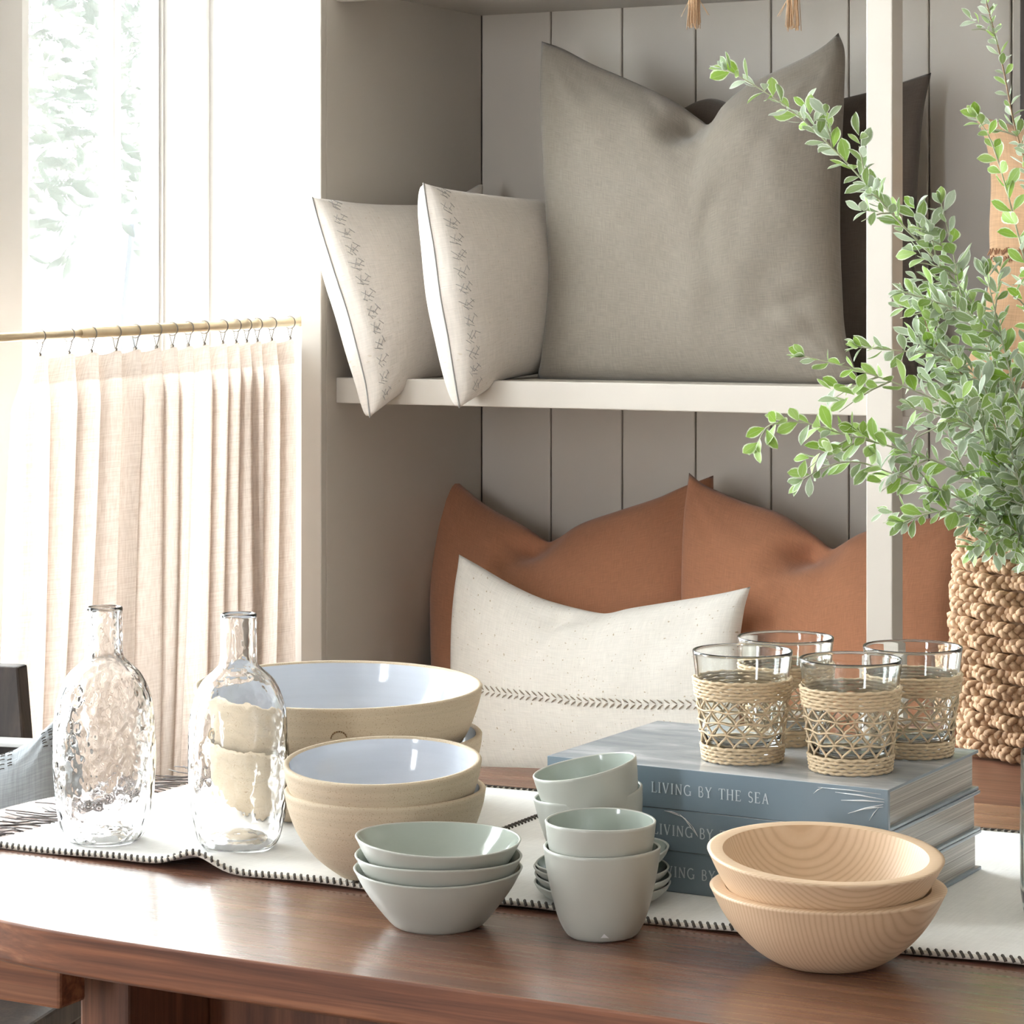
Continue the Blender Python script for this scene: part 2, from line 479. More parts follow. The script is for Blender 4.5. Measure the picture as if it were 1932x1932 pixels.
# dark pillow at the back of the middle shelf
cushion('dark_pillow', 'dark brown-grey linen pillow leaning behind the big taupe pillow', 'pillow',
        [(1225, 235), (1290, 205), (1345, 186), (1420, 215), (1480, 225), (1560, 195), (1660, 168), (1757, 137)],
        [(1757, 137), (1740, 230), (1728, 420), (1726, 600), (1735, 714)],
        [(1190, 706), (1400, 708), (1600, 712), (1735, 714)],
        [(1225, 235), (1200, 350), (1190, 500), (1190, 706)],
        [(1190, 706, 4.67), (1735, 714, 4.67), (1757, 137, 4.78)], .075, .045, MAT['dark_linen'], [(1470, 235, 1450, 330, 30, .03)], seed=3)
big = cushion('large_pillow', 'large square taupe linen pillow with a chopped top on middle shelf', 'pillow',
        [(1022, 78), (1062, 92), (1120, 122), (1190, 152), (1270, 190), (1320, 225), (1345, 238), (1372, 205), (1420, 162), (1480, 132), (1540, 98), (1582, 62)],
        [(1582, 62), (1594, 100), (1592, 180), (1585, 300), (1583, 420), (1588, 540), (1597, 640), (1622, 722)],
        [(1014, 714), (1100, 718), (1250, 721), (1400, 724), (1540, 727), (1622, 722)],
        [(1022, 78), (1020, 150), (1028, 300), (1036, 430), (1038, 520), (1030, 620), (1014, 714)],
        [(1014, 714, 4.44), (1622, 722, 4.44), (1022, 78, 4.66)], .105, .085, MAT['grey_linen'],
        [(1345, 225, 1300, 268, 22, .05), (1325, 235, 1292, 300, 34, .03), (1180, 165, 1250, 215, 22, .006), (1100, 130, 1150, 210, 20, .006),
         (1555, 150, 1500, 172, 10, .007), (1580, 500, 1470, 540, 16, .006), (1590, 560, 1440, 620, 20, .007), (1290, 195, 1340, 290, 16, .006),
         (1420, 260, 1500, 330, 60, -.012), (1140, 300, 1140, 420, 80, -.008), (1070, 110, 1110, 160, 9, .006), (1130, 135, 1175, 195, 9, .006), (1215, 165, 1275, 245, 9, .006), (1585, 440, 1500, 470, 14, .005), (1595, 640, 1480, 660, 16, .006), (1040, 560, 1120, 570, 16, .005)], wr=.006, seed=1)
small_pillow_plane1 = [(588, 372, 4.205), (697, 788, 4.225), (925, 348, 4.80)]
cp1 = cushion('cream_pillow', 'cream linen pillow with stitched motifs at the left end of middle shelf', 'pillow',
        [(588, 372), (620, 379), (660, 386), (720, 390), (800, 388), (860, 372), (908, 345)],
        [(908, 345), (888, 420), (880, 560), (885, 640), (892, 700)],
        [(697, 788), (722, 765), (762, 738), (830, 716), (892, 700)],
        [(588, 372), (604, 430), (632, 520), (655, 590), (676, 670), (690, 730), (697, 788)],
        small_pillow_plane1, .085, .055, MAT['cream_linen'], wr=.003, pu=.17, tbk=.7, seed=5, seam=MAT['thread_grey'], group='cream stitched pillows', pexp=.36)
cp2 = cushion('cream_pillow', 'cream linen pillow with stitched motifs, second from left beside large taupe pillow', 'pillow',
        [(798, 345), (830, 356), (900, 368), (980, 376), (1040, 376), (1100, 360)],
        [(1100, 360), (1085, 450), (1080, 600), (1095, 698)],
        [(866, 770), (892, 750), (935, 722), (1010, 706), (1095, 698)],
        [(798, 345), (806, 400), (818, 470), (830, 560), (845, 640), (856, 710), (866, 770)],
        [(798, 345, 4.215), (866, 770, 4.225), (1100, 360, 4.80)], .08, .055, MAT['cream_linen'], [(870, 370, 960, 420, 26, .010)], wr=.003, pu=.17, tbk=.4, seed=6, seam=MAT['thread_grey'], group='cream stitched pillows', pexp=.36)
for k, cp in enumerate((cp1, cp2)):
    mb = MB(); rnd = random.Random(k)
    for q in range(13):
        v = .035 + q * .074; u = .048 if 0 < q < 12 else .062
        for (du, dv, eu, ev) in ((-.03, -.014, .0, .012), (0, -.018, -.022, .016), (.0, .012, .03, -.012), (.0, .002, .022, .02), (-.028, .012, -.005, .03), (.02, -.022, .042, .0), (-.01, .02, .012, .034)):
            j = lambda s: rnd.uniform(-s, s)
            a, b = (u + du*.75 + j(.006), v + dv + j(.005)), (u + eu*.75 + j(.006), v + ev + j(.005))
            pts = [surf(cp, min(.98, max(.006, a[0] + (b[0]-a[0])*t)), min(.985, max(.015, a[1] + (b[1]-a[1])*t)), .0012) for t in (0, .5, 1)]
            mb.tube(pts, .00045, 4)
    tag(link('embroidery', mb.mesh('embroidery', MAT['thread_grey']), cp['root']), 'row of small grey stitched motifs', kind='stuff')

cushion('rust_pillow', 'rust brown linen pillow in the lower left corner against the side panel', 'pillow',
        [(823, 872), (862, 908), (920, 955), (985, 990), (1035, 1022), (1060, 1018), (1110, 990), (1180, 965), (1250, 940), (1300, 915), (1346, 897)],
        [(1346, 897), (1345, 960), (1335, 1100), (1335, 1250), (1345, 1425)],
        [(826, 1425), (1000, 1430), (1200, 1432), (1345, 1425)],
        [(823, 872), (820, 960), (818, 1060), (818, 1180), (820, 1300), (826, 1425)],
        [(826, 1425, 4.56), (1345, 1425, 4.56), (823, 872, 4.80)], .10, .06, MAT['rust_linen'],
        [(1055, 1010, 995, 1068, 26, .05), (1030, 1025, 985, 1070, 36, .025), (900, 950, 960, 1010, 26, .008), (1300, 930, 1290, 1060, 26, .012)], seed=8)
cushion('rust_pillow', 'rust brown linen pillow behind the post, overlapping the other rust one', 'pillow',
        [(1300, 892), (1330, 915), (1400, 945), (1470, 968), (1530, 1005), (1570, 1035), (1592, 1030), (1640, 1004), (1720, 985), (1780, 972), (1836, 950)],
        [(1836, 950), (1828, 1050), (1815, 1150), (1812, 1300), (1825, 1440)],
        [(1296, 1435), (1450, 1442), (1650, 1444), (1825, 1440)],
        [(1300, 892), (1293, 960), (1290, 1060), (1290, 1180), (1292, 1320), (1296, 1435)],
        [(1296, 1435, 4.52), (1825, 1440, 4.52), (1300, 892, 4.70)], .09, .06, MAT['rust_linen'],
        [(1572, 1035, 1500, 1078, 26, .05), (1545, 1045, 1490, 1085, 34, .02), (1380, 945, 1420, 1010, 24, .007)], seed=9)
lum = cushion('lumbar_pillow', 'off-white lumbar pillow with a brown herringbone stitch line', 'pillow',
        [(866, 1046), (905, 1068), (960, 1100), (1020, 1128), (1090, 1148), (1150, 1158), (1200, 1148), (1270, 1136), (1350, 1122), (1416, 1107)],
        [(1416, 1107), (1404, 1150), (1392, 1220), (1385, 1300), (1390, 1380), (1405, 1456)],
        [(858, 1450), (1000, 1462), (1200, 1466), (1405, 1456)],
        [(866, 1046), (860, 1110), (856, 1180), (855, 1260), (855, 1350), (858, 1450)],
        [(858, 1450, 4.385), (1405, 1456, 4.385), (866, 1046, 4.50)], .085, .075, MAT['white_cotton'],
        [(1085, 1165, 1010, 1265, 20, .016), (1130, 1160, 1060, 1190, 16, .01), (1000, 1140, 1070, 1190, 18, .006), (1330, 1190, 1230, 1260, 26, .008)], seed=11)
mb = MB()
key = [uv_of_px(lum, x, y) for (x, y) in ((880, 1296), (915, 1303), (1050, 1318), (1200, 1329), (1320, 1329), (1380, 1326))]
ks = catmull([(a, b, 0) for a, b in key], 40)
for a, b in zip(ks[:-1], ks[1:]):
    for sg in (-1, 1):
        p0 = surf(lum, a.x, a.y + sg * .026, .0012); p1 = surf(lum, a.x + .017, a.y + sg * .004, .0016)
        mb.tube([p0, p0.lerp(p1, .5) + lum['n'] * .001, p1], [.0007, .0014, .0007], 5)
tag(link('stitching', mb.mesh('stitching', MAT['thread_taupe']), lum['root']), 'taupe herringbone stitches', kind='stuff')
tan = cushion('tan_pillow', 'tan knitted pillow on the middle shelf right of the post', 'pillow',
        [(1836, 216), (1880, 228), (1960, 250), (2080, 262), (2200, 250), (2320, 210)],
        [(2320, 210), (2310, 350), (2310, 550), (2330, 735)],
        [(1806, 722), (1900, 730), (2100, 736), (2330, 735)],
        [(1836, 216), (1858, 262), (1870, 340), (1868, 440), (1868, 520), (1852, 620), (1806, 722)],
        [(1806, 722, 4.42), (2330, 735, 4.42), (1836, 216, 4.62)], .08, .06, MAT['tan_knit'], seed=12)
mb = MB(); a = uv_of_px(tan, 1880, 478)[1]
rnd = random.Random(4)
for q in range(110):
    u = .01 + q * .0088
    for dv in (-.014, .012):
        p = surf(tan, u, a + dv + rnd.uniform(-.006, .006), .002)
        mb.tube([p, p + Vector((rnd.uniform(-.003, .003), -.003, -.008))], .0012, 5)
tag(link('stitching', mb.mesh('stitching', MAT['thread_brown']), tan['root']), 'double row of brown knots', kind='stuff')

# dark wooden frame on the shelf at the right edge
fr = thing('picture_frame', 'dark wooden frame standing on middle shelf at the right edge', 'frame', (atY(1924, 80, 4.80).x, 4.80, ZM))
link('frame_stile', boxmesh('frame_stile', (0, 0, 0), (.035, .03, .73), MAT['dark_wood']), fr)
link('frame_stile', boxmesh('frame_stile', (.42, 0, 0), (.455, .03, .73), MAT['dark_wood']), fr)
link('frame_rail', boxmesh('frame_rail', (.035, 0, 0), (.42, .03, .035), MAT['dark_wood']), fr)
link('frame_rail', boxmesh('frame_rail', (.035, 0, .695), (.42, .03, .73), MAT['dark_wood']), fr)
link('backing', boxmesh('backing', (.035, .012, .035), (.42, .022, .695), MAT['wall']), fr)

# raffia tassels hanging from the top shelf
MAT['raffia'] = plain('raffia', srgb(186, 152, 118), .75, 0, .22, 300)
def tassel(px, py, label, seed):
    rnd = random.Random(seed)
    b = atY(px, py, YS - .018)
    r = thing('raffia_tassel', label, 'tassel', (b.x, b.y, b.z), group='raffia tassels')
    top = 1.80 - b.z
    mb = MB()
    for k in range(46):
        a = rnd.uniform(0, 2*PI); rr = math.sqrt(rnd.random())
        e = rnd.uniform(0, .012)
        w = .013 * rr
        mb.tube([(.004*rr*math.cos(a), .004*rr*math.sin(a), top), (w*.8*math.cos(a), w*.8*math.sin(a), top*.55),
                 (w*math.cos(a)+rnd.uniform(-.003,.003), w*math.sin(a)*.8, e)], .0007, 4)
    for k in range(3):
        sx = rnd.choice((-1, -1, 1))
        mb.tube([(0, 0, top*.8), (sx*.012, 0, top*.5), (sx*rnd.uniform(.02,.034), 0, top*.25)], .0005, 4)
    tag(link('strands', mb.mesh('strands', MAT['raffia']), r), kind='stuff')
    link('binding', MB().lathe([(.0, top-.002), (.0055, top), (.006, top+.008), (.0, top+.012)], 14).mesh('binding', MAT['raffia']), r)
    link('cord', MB().tube([(0, 0, top+.008), (0, 0, 1.842 - b.z), (0, .008, 1.8485 - b.z), (0, .06, 1.8485 - b.z)], .0022, 6).mesh('cord', MAT['raffia']), r)
tassel(1310, 56, 'raffia tassel hanging from top shelf, left of the two', 1)
tassel(1497, 59, 'raffia tassel hanging from top shelf, right one with stray threads', 2)

# ------------------------------------------------------------------ curtain
XC = -2.742
rodA, rodB = atX(-150, 645.5, XC), atX(566, 606, XC)
rodA = Vector((XC, rodA.y, rodA.z)); rodB = Vector((XC, rodB.y, rodB.z))
rod = thing('curtain_rod', 'brass telescopic curtain rod across the window', 'curtain rod', rodA.lerp(rodB, .5))
ro = rod.location.copy()
pj = atX(150, 628.5, XC); dirv = (rodB - rodA).normalized(); mid = rodA + dirv * ((pj - rodA).dot(dirv))
link('inner_tube', MB().tube([rodA - ro, mid - ro + dirv * .02], .0076, 20).mesh('inner_tube', MAT['brass']), rod)
link('outer_tube', MB().tube([mid - ro, rodB - ro], .0092, 20).mesh('outer_tube', MAT['brass']), rod)
link('end_cap', MB().tube([rodB - ro - dirv * .004, Vector((rodB.x, YR - .001, rodB.z)) - ro], .0108, 20).mesh('end_cap', MAT['brass']), rod)
ring_px = [75, 130, 172, 218, 255, 295, 325, 355, 385, 420, 445, 465, 485, 512, 547]
ords = ['leftmost', 'second', 'third', 'fourth', 'fifth', 'sixth', 'seventh', 'eighth', 'ninth', 'tenth', 'eleventh', 'twelfth', 'thirteenth', 'fourteenth', 'last']
def rod_at_px(x):
    # intersect viewing ray plane with rod line (in plan)
    d = ray(x, 0); Y = XC * d.y / d.x
    k = (Y - rodA.y) / (rodB.y - rodA.y); return rodA.lerp(rodB, k)
rpos = [rod_at_px(x) for x in ring_px]
ringm = MB().tube([(.0118 * math.cos(a), 0, .0118 * math.sin(a) - .0012) for a in [2*PI*k/24 for k in range(24)]], .0011, 6, closed=True).mesh('ring', MAT['steel'])
clipm = MB()
clipm.tube([(0, -.008, -.0115), (0, -.004, -.021), (0, -.0006, -.030)], .0008, 5)
clipm.tube([(0, .009, -.0115), (0, .005, -.021), (0, .0006, -.030)], .0011, 5)
clipm.box((-.003, -.0016, -.036), (.003, .0016, -.029))
clipm = clipm.mesh('clip', MAT['steel'])
for k, p in enumerate(rpos):
    lab = 'steel clip ring on the brass rod, %s%s' % (ords[k], ' ring from the left' if 0 < k < 14 else (' ring' if k == 0 else ' ring at the right end'))
    r = thing('curtain_ring', lab, 'curtain ring', p, group='clip rings on the curtain rod')
    link('ring', ringm, r); link('clip', clipm, r)
# cloth
NR = len(rpos)
def curtain_mesh():
    mb = MB(); per = 18; nz = 60
    ztop, zbot = -.033, .30
    rnd = random.Random(3)
    cols = []
    ys = [p.y for p in rpos]
    total = (NR - 1) * per
    pre = 8
    for i in range(-pre, total + per // 2 + 1):
        s = i / per
        cols.append(s)
    def base(s):
        if s <= 0: return ys[0] + s * .034
        if s >= NR - 1: return ys[-1] + (s - NR + 1) * .04
        k = int(s); a = s - k; return ys[k] * (1 - a) + ys[k+1] * a
    def rodz(y):
        k = (y - rodA.y) / (rodB.y - rodA.y); return rodA.z + (rodB.z - rodA.z) * k
    ph = [rnd.uniform(-.5, .5) for _ in range(NR + 3)]; am = [rnd.uniform(.65, 1.3) for _ in range(NR + 3)]
    verts = []
    for s in cols:
        k = max(0, min(NR - 1, int(s)))
        by = base(s); zt = rodz(by) + ztop
        sag = .006 * (math.sin(PI * (s % 1)) ** 2)
        for j in range(nz + 1):
            v = j / nz
            z = (zt - sag) * (1 - v) + zbot * v
            grow = min(1, v / .10)
            A = (.018 + .034 * (grow ** .8)) * (am[k] * (1 - (s % 1)) + am[k+1] * (s % 1))
            sh = s + ph[k] * .12 * min(1, v * 3)
            fold = abs(math.cos(PI * sh)) ** (.75 + .5 * v)
            X = XC + .006 - A * (1 - fold) + .008 * math.sin(s * 1.1 + v * 3.0) * v
            # folds lean over sideways as they fall; lower hem spreads to the left
            Y = by + .020 * grow * math.sin(2 * PI * sh) * am[k] - .05 * v * (1 - s / (NR - 1)) + .012 * math.sin(s * 2.3 + 1) * v
            verts.append(Vector((X, min(Y, YR - .012), z)))
    n = nz + 1; fs = []; uvs = []
    for i in range(len(cols) - 1):
        for j in range(nz):
            fs.append((i*n+j, i*n+j+1, (i+1)*n+j+1, (i+1)*n+j))
            U = lambda i, j: (i / per * .085, 1 - j / nz)
            uvs.append([U(i, j), U(i, j+1), U(i+1, j+1), U(i+1, j)])
    org = Vector((XC, (ys[0] + ys[-1]) / 2, zbot))
    mb.add([v - org for v in verts], fs, uvs)
    return mb, org
def curtain_mat():
    m = M('curtain_linen')
    a = m.noise(m.coord('UV', (500, 30, 1)), 1, 2); b = m.noise(m.coord('UV', (22, 420, 1)), 1, 3)
    w = m.math('MULTIPLY', m.math('ADD', a, b), .5)
    c = m.ramp(w, [(.36, srgb(200, 184, 172)), (.6, srgb(224, 212, 202))])
    df = m.n('ShaderNodeBsdfDiffuse'); tr = m.n('ShaderNodeBsdfTranslucent'); mx = m.n('ShaderNodeMixShader')
    m.l(c, df.inputs['Color']); m.l(m.mix(.5, c, srgb(222, 205, 192)), tr.inputs['Color'])
    sep = m.n('ShaderNodeSeparateXYZ'); tc = m.n('ShaderNodeTexCoord'); m.l(tc.outputs['UV'], sep.inputs[0])
    hem = m.math('GREATER_THAN', sep.outputs['Y'], .945)
    m.l(m.math('SUBTRACT', .30, m.math('MULTIPLY', hem, .12)), mx.inputs[0])
    m.l(df.outputs[0], mx.inputs[1]); m.l(tr.outputs[0], mx.inputs[2])
    bp = m.n('ShaderNodeBump', Strength=.25, Distance=.001); m.l(w, bp.inputs['Height'])
    m.l(bp.outputs[0], df.inputs['Normal']); m.l(bp.outputs[0], tr.inputs['Normal'])
    m.l(mx.outputs[0], m.out.inputs['Surface']); return m.m
MAT['curtain'] = curtain_mat()
cmb, corg = curtain_mesh()
cur = thing('curtain', 'sheer oatmeal linen half curtain pleated under the brass rod', 'curtain', corg)
link('cloth', cmb.mesh('curtain', MAT['curtain']), cur)

# ------------------------------------------------------------------ table
TZ = .744
front_pts = [(.45, 1.74), (.25, 1.69), (-.2, 1.674), (-.75, 1.668), (-1.03, 1.664), (-1.22, 1.664), (-1.354, 1.676), (-1.47, 1.715), (-1.565, 1.79), (-1.622, 1.90), (-1.642, 2.03), (-1.632, 2.12), (-1.585, 2.24), (-1.49, 2.36), (-1.334, 2.452), (-1.2, 2.486), (-1.0, 2.503), (-.78, 2.508), (-.2, 2.506), (.25, 2.49), (.45, 2.44), (.60, 2.30), (.65, 2.09), (.60, 1.88)]
tabo = (-.5, 2.087, 0)
table = thing('dining_table', 'walnut table with a rounded end holding all the tableware', 'table', tabo)
def slab(name, pts, z0, z1, mtop, medge, parent, org):
    P = catmull([(x, y, 0) for x, y in pts + pts[:1]], 220)[:-1]
    n = len(P); bev = .003; bm = bmesh.new(); me = bpy.data.meshes.new(name)
    rows = []
    cx = sum(p.x for p in P) / n; cy = sum(p.y for p in P) / n
    def nrm(i):
        t = P[(i+1) % n] - P[i-1]; t.normalize(); return Vector((-t.y, t.x, 0))
    for (ins, z) in ((bev, z0), (0, z0 + bev), (0, z0 + bev * 1.4), (0, z1 - .0022), (0, z1 - .0015), (.0005, z1 - .0004), (.0016, z1)):
        row = []
        for i in range(n):
            q = P[i]; d = nrm(i)
            if d.dot(Vector((cx - q.x, cy - q.y, 0))) < 0: d = -d
            q = q + d * ins
            row.append(bm.verts.new((q.x - org[0], q.y - org[1], z)))
        rows.append(row)
    for a, b in zip(rows[:-1], rows[1:]):
        for i in range(n):
            f = bm.faces.new((a[i], a[(i+1) % n], b[(i+1) % n], b[i])); f.material_index = 1; f.smooth = True
    f = bm.faces.new(rows[-1]); f.material_index = 0
    f = bm.faces.new(rows[0][::-1]); f.material_index = 1
    bmesh.ops.recalc_face_normals(bm, faces=bm.faces)
    bm.to_mesh(me); bm.free(); me.materials.append(mtop); me.materials.append(medge)
    return link(name, me, parent)
slab('table_top', front_pts, TZ - .0335, TZ, MAT['walnut'], MAT['walnut_edge'], table, tabo)
def tpart(nm, a, b, mat, bev=.003):
    return link(nm, boxmesh(nm, tuple(a[i] - tabo[i] for i in range(3)), tuple(b[i] - tabo[i] for i in range(3)), MAT[mat], bev), table)
xa = atY(113, 1850, 1.725).x
l0, l1 = atY(150, 1880, 1.785).x, atY(242, 1880, 1.785).x
tpart('end_rail', (-1.46, 1.725, .663), (xa, 1.76, TZ - .0335), 'walnut_edge')
tpart('leg', (l0, 1.785, 0), (l1, 1.93, TZ - .0335), 'walnut_leg')
tpart('leg', (l0, 2.31, 0), (l1, 2.39, TZ - .0335), 'walnut_leg')
tpart('leg', (.12, 1.785, 0), (.20, 1.865, TZ - .0335), 'walnut_leg')
tpart('leg', (.12, 2.31, 0), (.20, 2.39, TZ - .0335), 'walnut_leg')
tpart('apron', (l1, 1.90, .48), (.12, 1.925, TZ - .0335), 'walnut_leg')
tpart('apron', (l1, 2.32, .62), (.12, 2.345, TZ - .0335), 'walnut_edge')
tpart('end_rail', (-1.46, 2.415, .663), (xa, 2.45, TZ - .0335), 'walnut_edge')
tpart('cross_rail', (l0, 1.93, .62), (l0 + .03, 2.31, TZ - .0335), 'walnut_leg')
tpart('cross_rail', (.15, 1.865, .62), (.18, 2.31, TZ - .0335), 'walnut_leg')
tpart('cross_rail', (-1.46, 1.76, .663), (-1.43, 2.415, TZ - .0335), 'walnut_edge')

# runner
RT = .003
RZ = TZ + RT
def r_near(x): return 1.888 + (x + 1.54) * .0275
def r_far(x): return 2.325 + (x + 1.54) * .06
RX0, RX1 = -1.545, .35
def rz(x, y):
    d = y - r_near(x)
    b = .013 * math.exp(-((x + 1.318) / .026) ** 2) * math.exp(-max(0, d) / .045)
    w = .0012 * (1 + math.sin(x * 31 + y * 17)) * math.exp(-max(0, d) / .05)
    return b + w
def runner():
    mb = MB(); nx, ny = 300, 40; vs = []
    o = Vector((-.6, 2.12, TZ))
    for top in (1, 0):
        for i in range(nx + 1):
            x = RX0 + (RX1 - RX0) * i / nx
            for j in range(ny + 1):
                y = r_near(x) + (r_far(x) - r_near(x)) * (j / ny) ** 1.4
                vs.append(Vector((x, y, TZ + .0006 + rz(x, y) + (RT - .0006 if top else 0))) - o)
    n = ny + 1; N = (nx + 1) * n; fs = []; uv = []
    for i in range(nx):
        for j in range(ny):
            a = (i*n+j, (i+1)*n+j, (i+1)*n+j+1, i*n+j+1)
            u = [(vs[k].x, vs[k].y) for k in a]
            fs.append(a); uv.append(u); fs.append(tuple(N + k for k in a[::-1])); uv.append(u[::-1])
    for i in range(nx):
        for j, fl in ((0, 0), (ny, 1)):
            a, b = i*n+j, (i+1)*n+j
            q = (a, a+N, b+N, b); fs.append(q if not fl else q[::-1]); uv.append([(vs[k].x, vs[k].y) for k in q])
    for j in range(ny):
        for i, fl in ((0, 1), (nx, 0)):
            a, b = i*n+j, i*n+j+1
            q = (a, a+N, b+N, b); fs.append(q if not fl else q[::-1]); uv.append([(vs[k].x, vs[k].y) for k in q])
    mb.add(vs, fs, uv); return mb, o
MAT['runner'] = linen('runner_cotton', srgb(240, 238, 234), .04, 520, .35)
MAT['thread_dark'] = plain('charcoal_thread', srgb(84, 78, 72), .85, 0, .2, 200)
MAT['thread_cream'] = plain('cream_thread', srgb(214, 206, 194), .85, 0, .1, 200)
rmb, rorg = runner()
run = thing('table_runner', 'white cotton table runner with charcoal whipstitched edges and fringed end', 'table runner', rorg)
link('cloth', rmb.mesh('table_runner', MAT['runner']), run)
edgec, edged = MB(), MB()
for fn in (r_near, r_far):
    pts = []
    k = 0; x = RX0
    while x < RX1:
        y = fn(x); pts.append(Vector((x, y, TZ + .0022 + rz(x, y))) - rorg)
        z = TZ + .0022 + rz(x, y)
        x2 = x + .0045; sgn = 1 if fn is r_near else -1
        p = [Vector((x - .001, y + sgn * .0035, TZ + .0045 + rz(x, y))), Vector((x + .0026, y - sgn * .002, z + .0012)), Vector((x + .0036, y - sgn * .0022, z - .0006))]
        edged.tube([q - rorg for q in p], .0013, 5)
        x += .0064
    edgec.tube(pts, .0021, 6)
tag(link('edge_cord', edgec.mesh('edge_cord', MAT['thread_cream']), run), 'cream corded edge')
# cross band of stitches
for xc in (-1.158,):
    y = r_near(xc)
    while y < r_far(xc):
        for dx in (-.004, .004):
            p0 = Vector((xc + dx, y, RZ + .0008 + rz(xc + dx, y))); p1 = Vector((xc + dx + (.004 if dx < 0 else -.004), y + .006, RZ + .0008 + rz(xc, y + .006)))
            edged.tube([p0 - rorg, p1 - rorg], .001, 5)
        y += .0065
tag(link('whip_stitches', edged.mesh('whip_stitches', MAT['thread_dark']), run), 'charcoal whip stitches', kind='stuff')
fm = MB(); rnd = random.Random(5)
y = r_near(RX0) + .006
while y < r_far(RX0) - .004:
    for q in range(1):
        L = rnd.uniform(.045, .085); yy = y + rnd.uniform(-.003, .003); bend = rnd.uniform(-.03, .03)
        pts = []
        for t in (0, .25, .5, .75, 1):
            X = RX0 + .004 - L * t; Y = yy + bend * t * t + .003 * math.sin(t * 5 + yy * 90)
            lim = 2.06
            rr = math.hypot((X + 1.22) / .42, (Y - 2.08) / .42)
            pts.append(Vector((X, Y, TZ + .0014 + .002 * rnd.random() + (RT * (1 - t) if t < .3 else 0))) - rorg)
        fm.tube(pts, .0006, 4)
    y += .0075
tag(link('fringe', fm.mesh('fringe', plain('fringe_thread', srgb(96, 90, 88), .85, 0, .35, 150)), run), 'charcoal thread fringe', kind='stuff')

# ------------------------------------------------------------------ glass bottles
MAT['bottle_glass'] = glass('hammered_glass', (1, 1, 1, 1), .17)
MAT['bottle_glass_smooth'] = glass('rippled_glass', (1, 1, 1, 1), .10)
MAT['clear_glass'] = glass('clear_glass', (.985, 1, .99, 1))
MAT['green_glass'] = glass('thick_green_glass', (.90, .97, .92, 1))
def bottle(px, py, label, seed, h, widths):
    b = atZ(px, py, RZ + .0005)
    r = thing('glass_bottle', label, 'bottle', (b.x, b.y, RZ + .0004), (0, 0, seed * 1.3), 'hammered glass bottles')
    o = [(0, .006), (.012, .005), (.020, .0015), (.027, 0)] + widths
    out = catmull([(a, z, 0) for a, z in o], 90)
    th = .0030
    inn = []
    for k in range(len(out)):
        p = out[k]; t = out[min(k+1, len(out)-1)] - out[max(k-1, 0)]; t.normalize()
        nn = Vector((-t.y, t.x, 0))
        q = p + nn * th
        if p.x < .030 and p.y < .02: q = Vector((p.x * .93, max(q.y, .011 + .006 * math.cos(p.x / .03 * PI / 2)), 0))
        if q.x > -1e-6: inn.append(q)
    top = out[-1]
    prof = [(p.x, p.y) for p in out] + [(top.x - .0008, top.y + .0012), (top.x - th + .0008, top.y + .0012)] + [(max(0, p.x), p.y) for p in inn[::-1]]
    prof[0] = (0, prof[0][1]); prof[-1] = (0, prof[-1][1])
    def wob(g, z, rr):
        k = 1 if z < .165 else .3
        return (1 + k * (.012 * math.sin(2 * g + seed) + .006 * math.sin(5 * g + z * 60 + seed) + .004 * math.sin(9 * g - z * 140)), 0)
    link('body', MB().lathe(prof, 96, wob).mesh('bottle', MAT['bottle_glass' if seed == 1 else 'bottle_glass_smooth'], merge=1e-5), r)
wA = [(.0335, .003), (.0395, .013), (.0445, .040), (.0465, .080), (.0445, .1186), (.0400, .137), (.0325, .152), (.0215, .1625), (.0172, .168), (.0165, .180), (.0163, .197), (.0165, .211)]
bottle(197, 1586, 'hammered clear glass bottle, left of the two beside the fringe', 1, .211, wA)
bottle(450, 1600, 'hammered clear glass bottle, right of the two before the large bowl', 2, .209, [(a * .985, z * .99) for a, z in wA])

# ------------------------------------------------------------------ bowls and cups
def ceramic(name, col, rough=.35, var=.06, speck=None, rings=0, coat=.0, glossmap=None):
    m = M(name)
    n = m.noise(m.coord(), 18, 4)
    d = tuple(c * (1 - var) for c in col[:3]) + (1,)
    c = m.mix(n, d, col)
    if rings:
        wv = m.noise(m.coord('Object', (3, 3, 260)), 1, 3)
        c = m.mix(m.math('MULTIPLY', m.ramp(wv, [(.4, (0,0,0,1)), (.7, (1,1,1,1))]), rings), c, tuple(x * .72 for x in col[:3]) + (1,))
    if speck:
        sp = m.noise(m.coord(), 900, 1); k = m.ramp(sp, [(.62, (0,0,0,1)), (.70, (1,1,1,1))]); c = m.mix(m.math('MULTIPLY', k, .6), c, speck)
    m.set(Base__Color=c, Roughness=rough, Coat__Weight=coat, Coat__Roughness=.06)
    m.bump(m.noise(m.coord('Object', (1, 1, 4)), 60, 3), .10, .001)
    return m.m
MAT['sage'] = ceramic('sage_glaze', srgb(182, 183, 174), .34, .06)
MAT['sage_gloss'] = ceramic('sage_inner_glaze', srgb(172, 180, 170), .12, .05, coat=.6)
MAT['stone'] = ceramic('raw_stoneware', srgb(204, 186, 160), .75, .08, srgb(150, 120, 88), .35)
MAT['stone_glaze'] = ceramic('white_glaze', srgb(212, 217, 226), .10, .03, coat=.7, rings=.10)
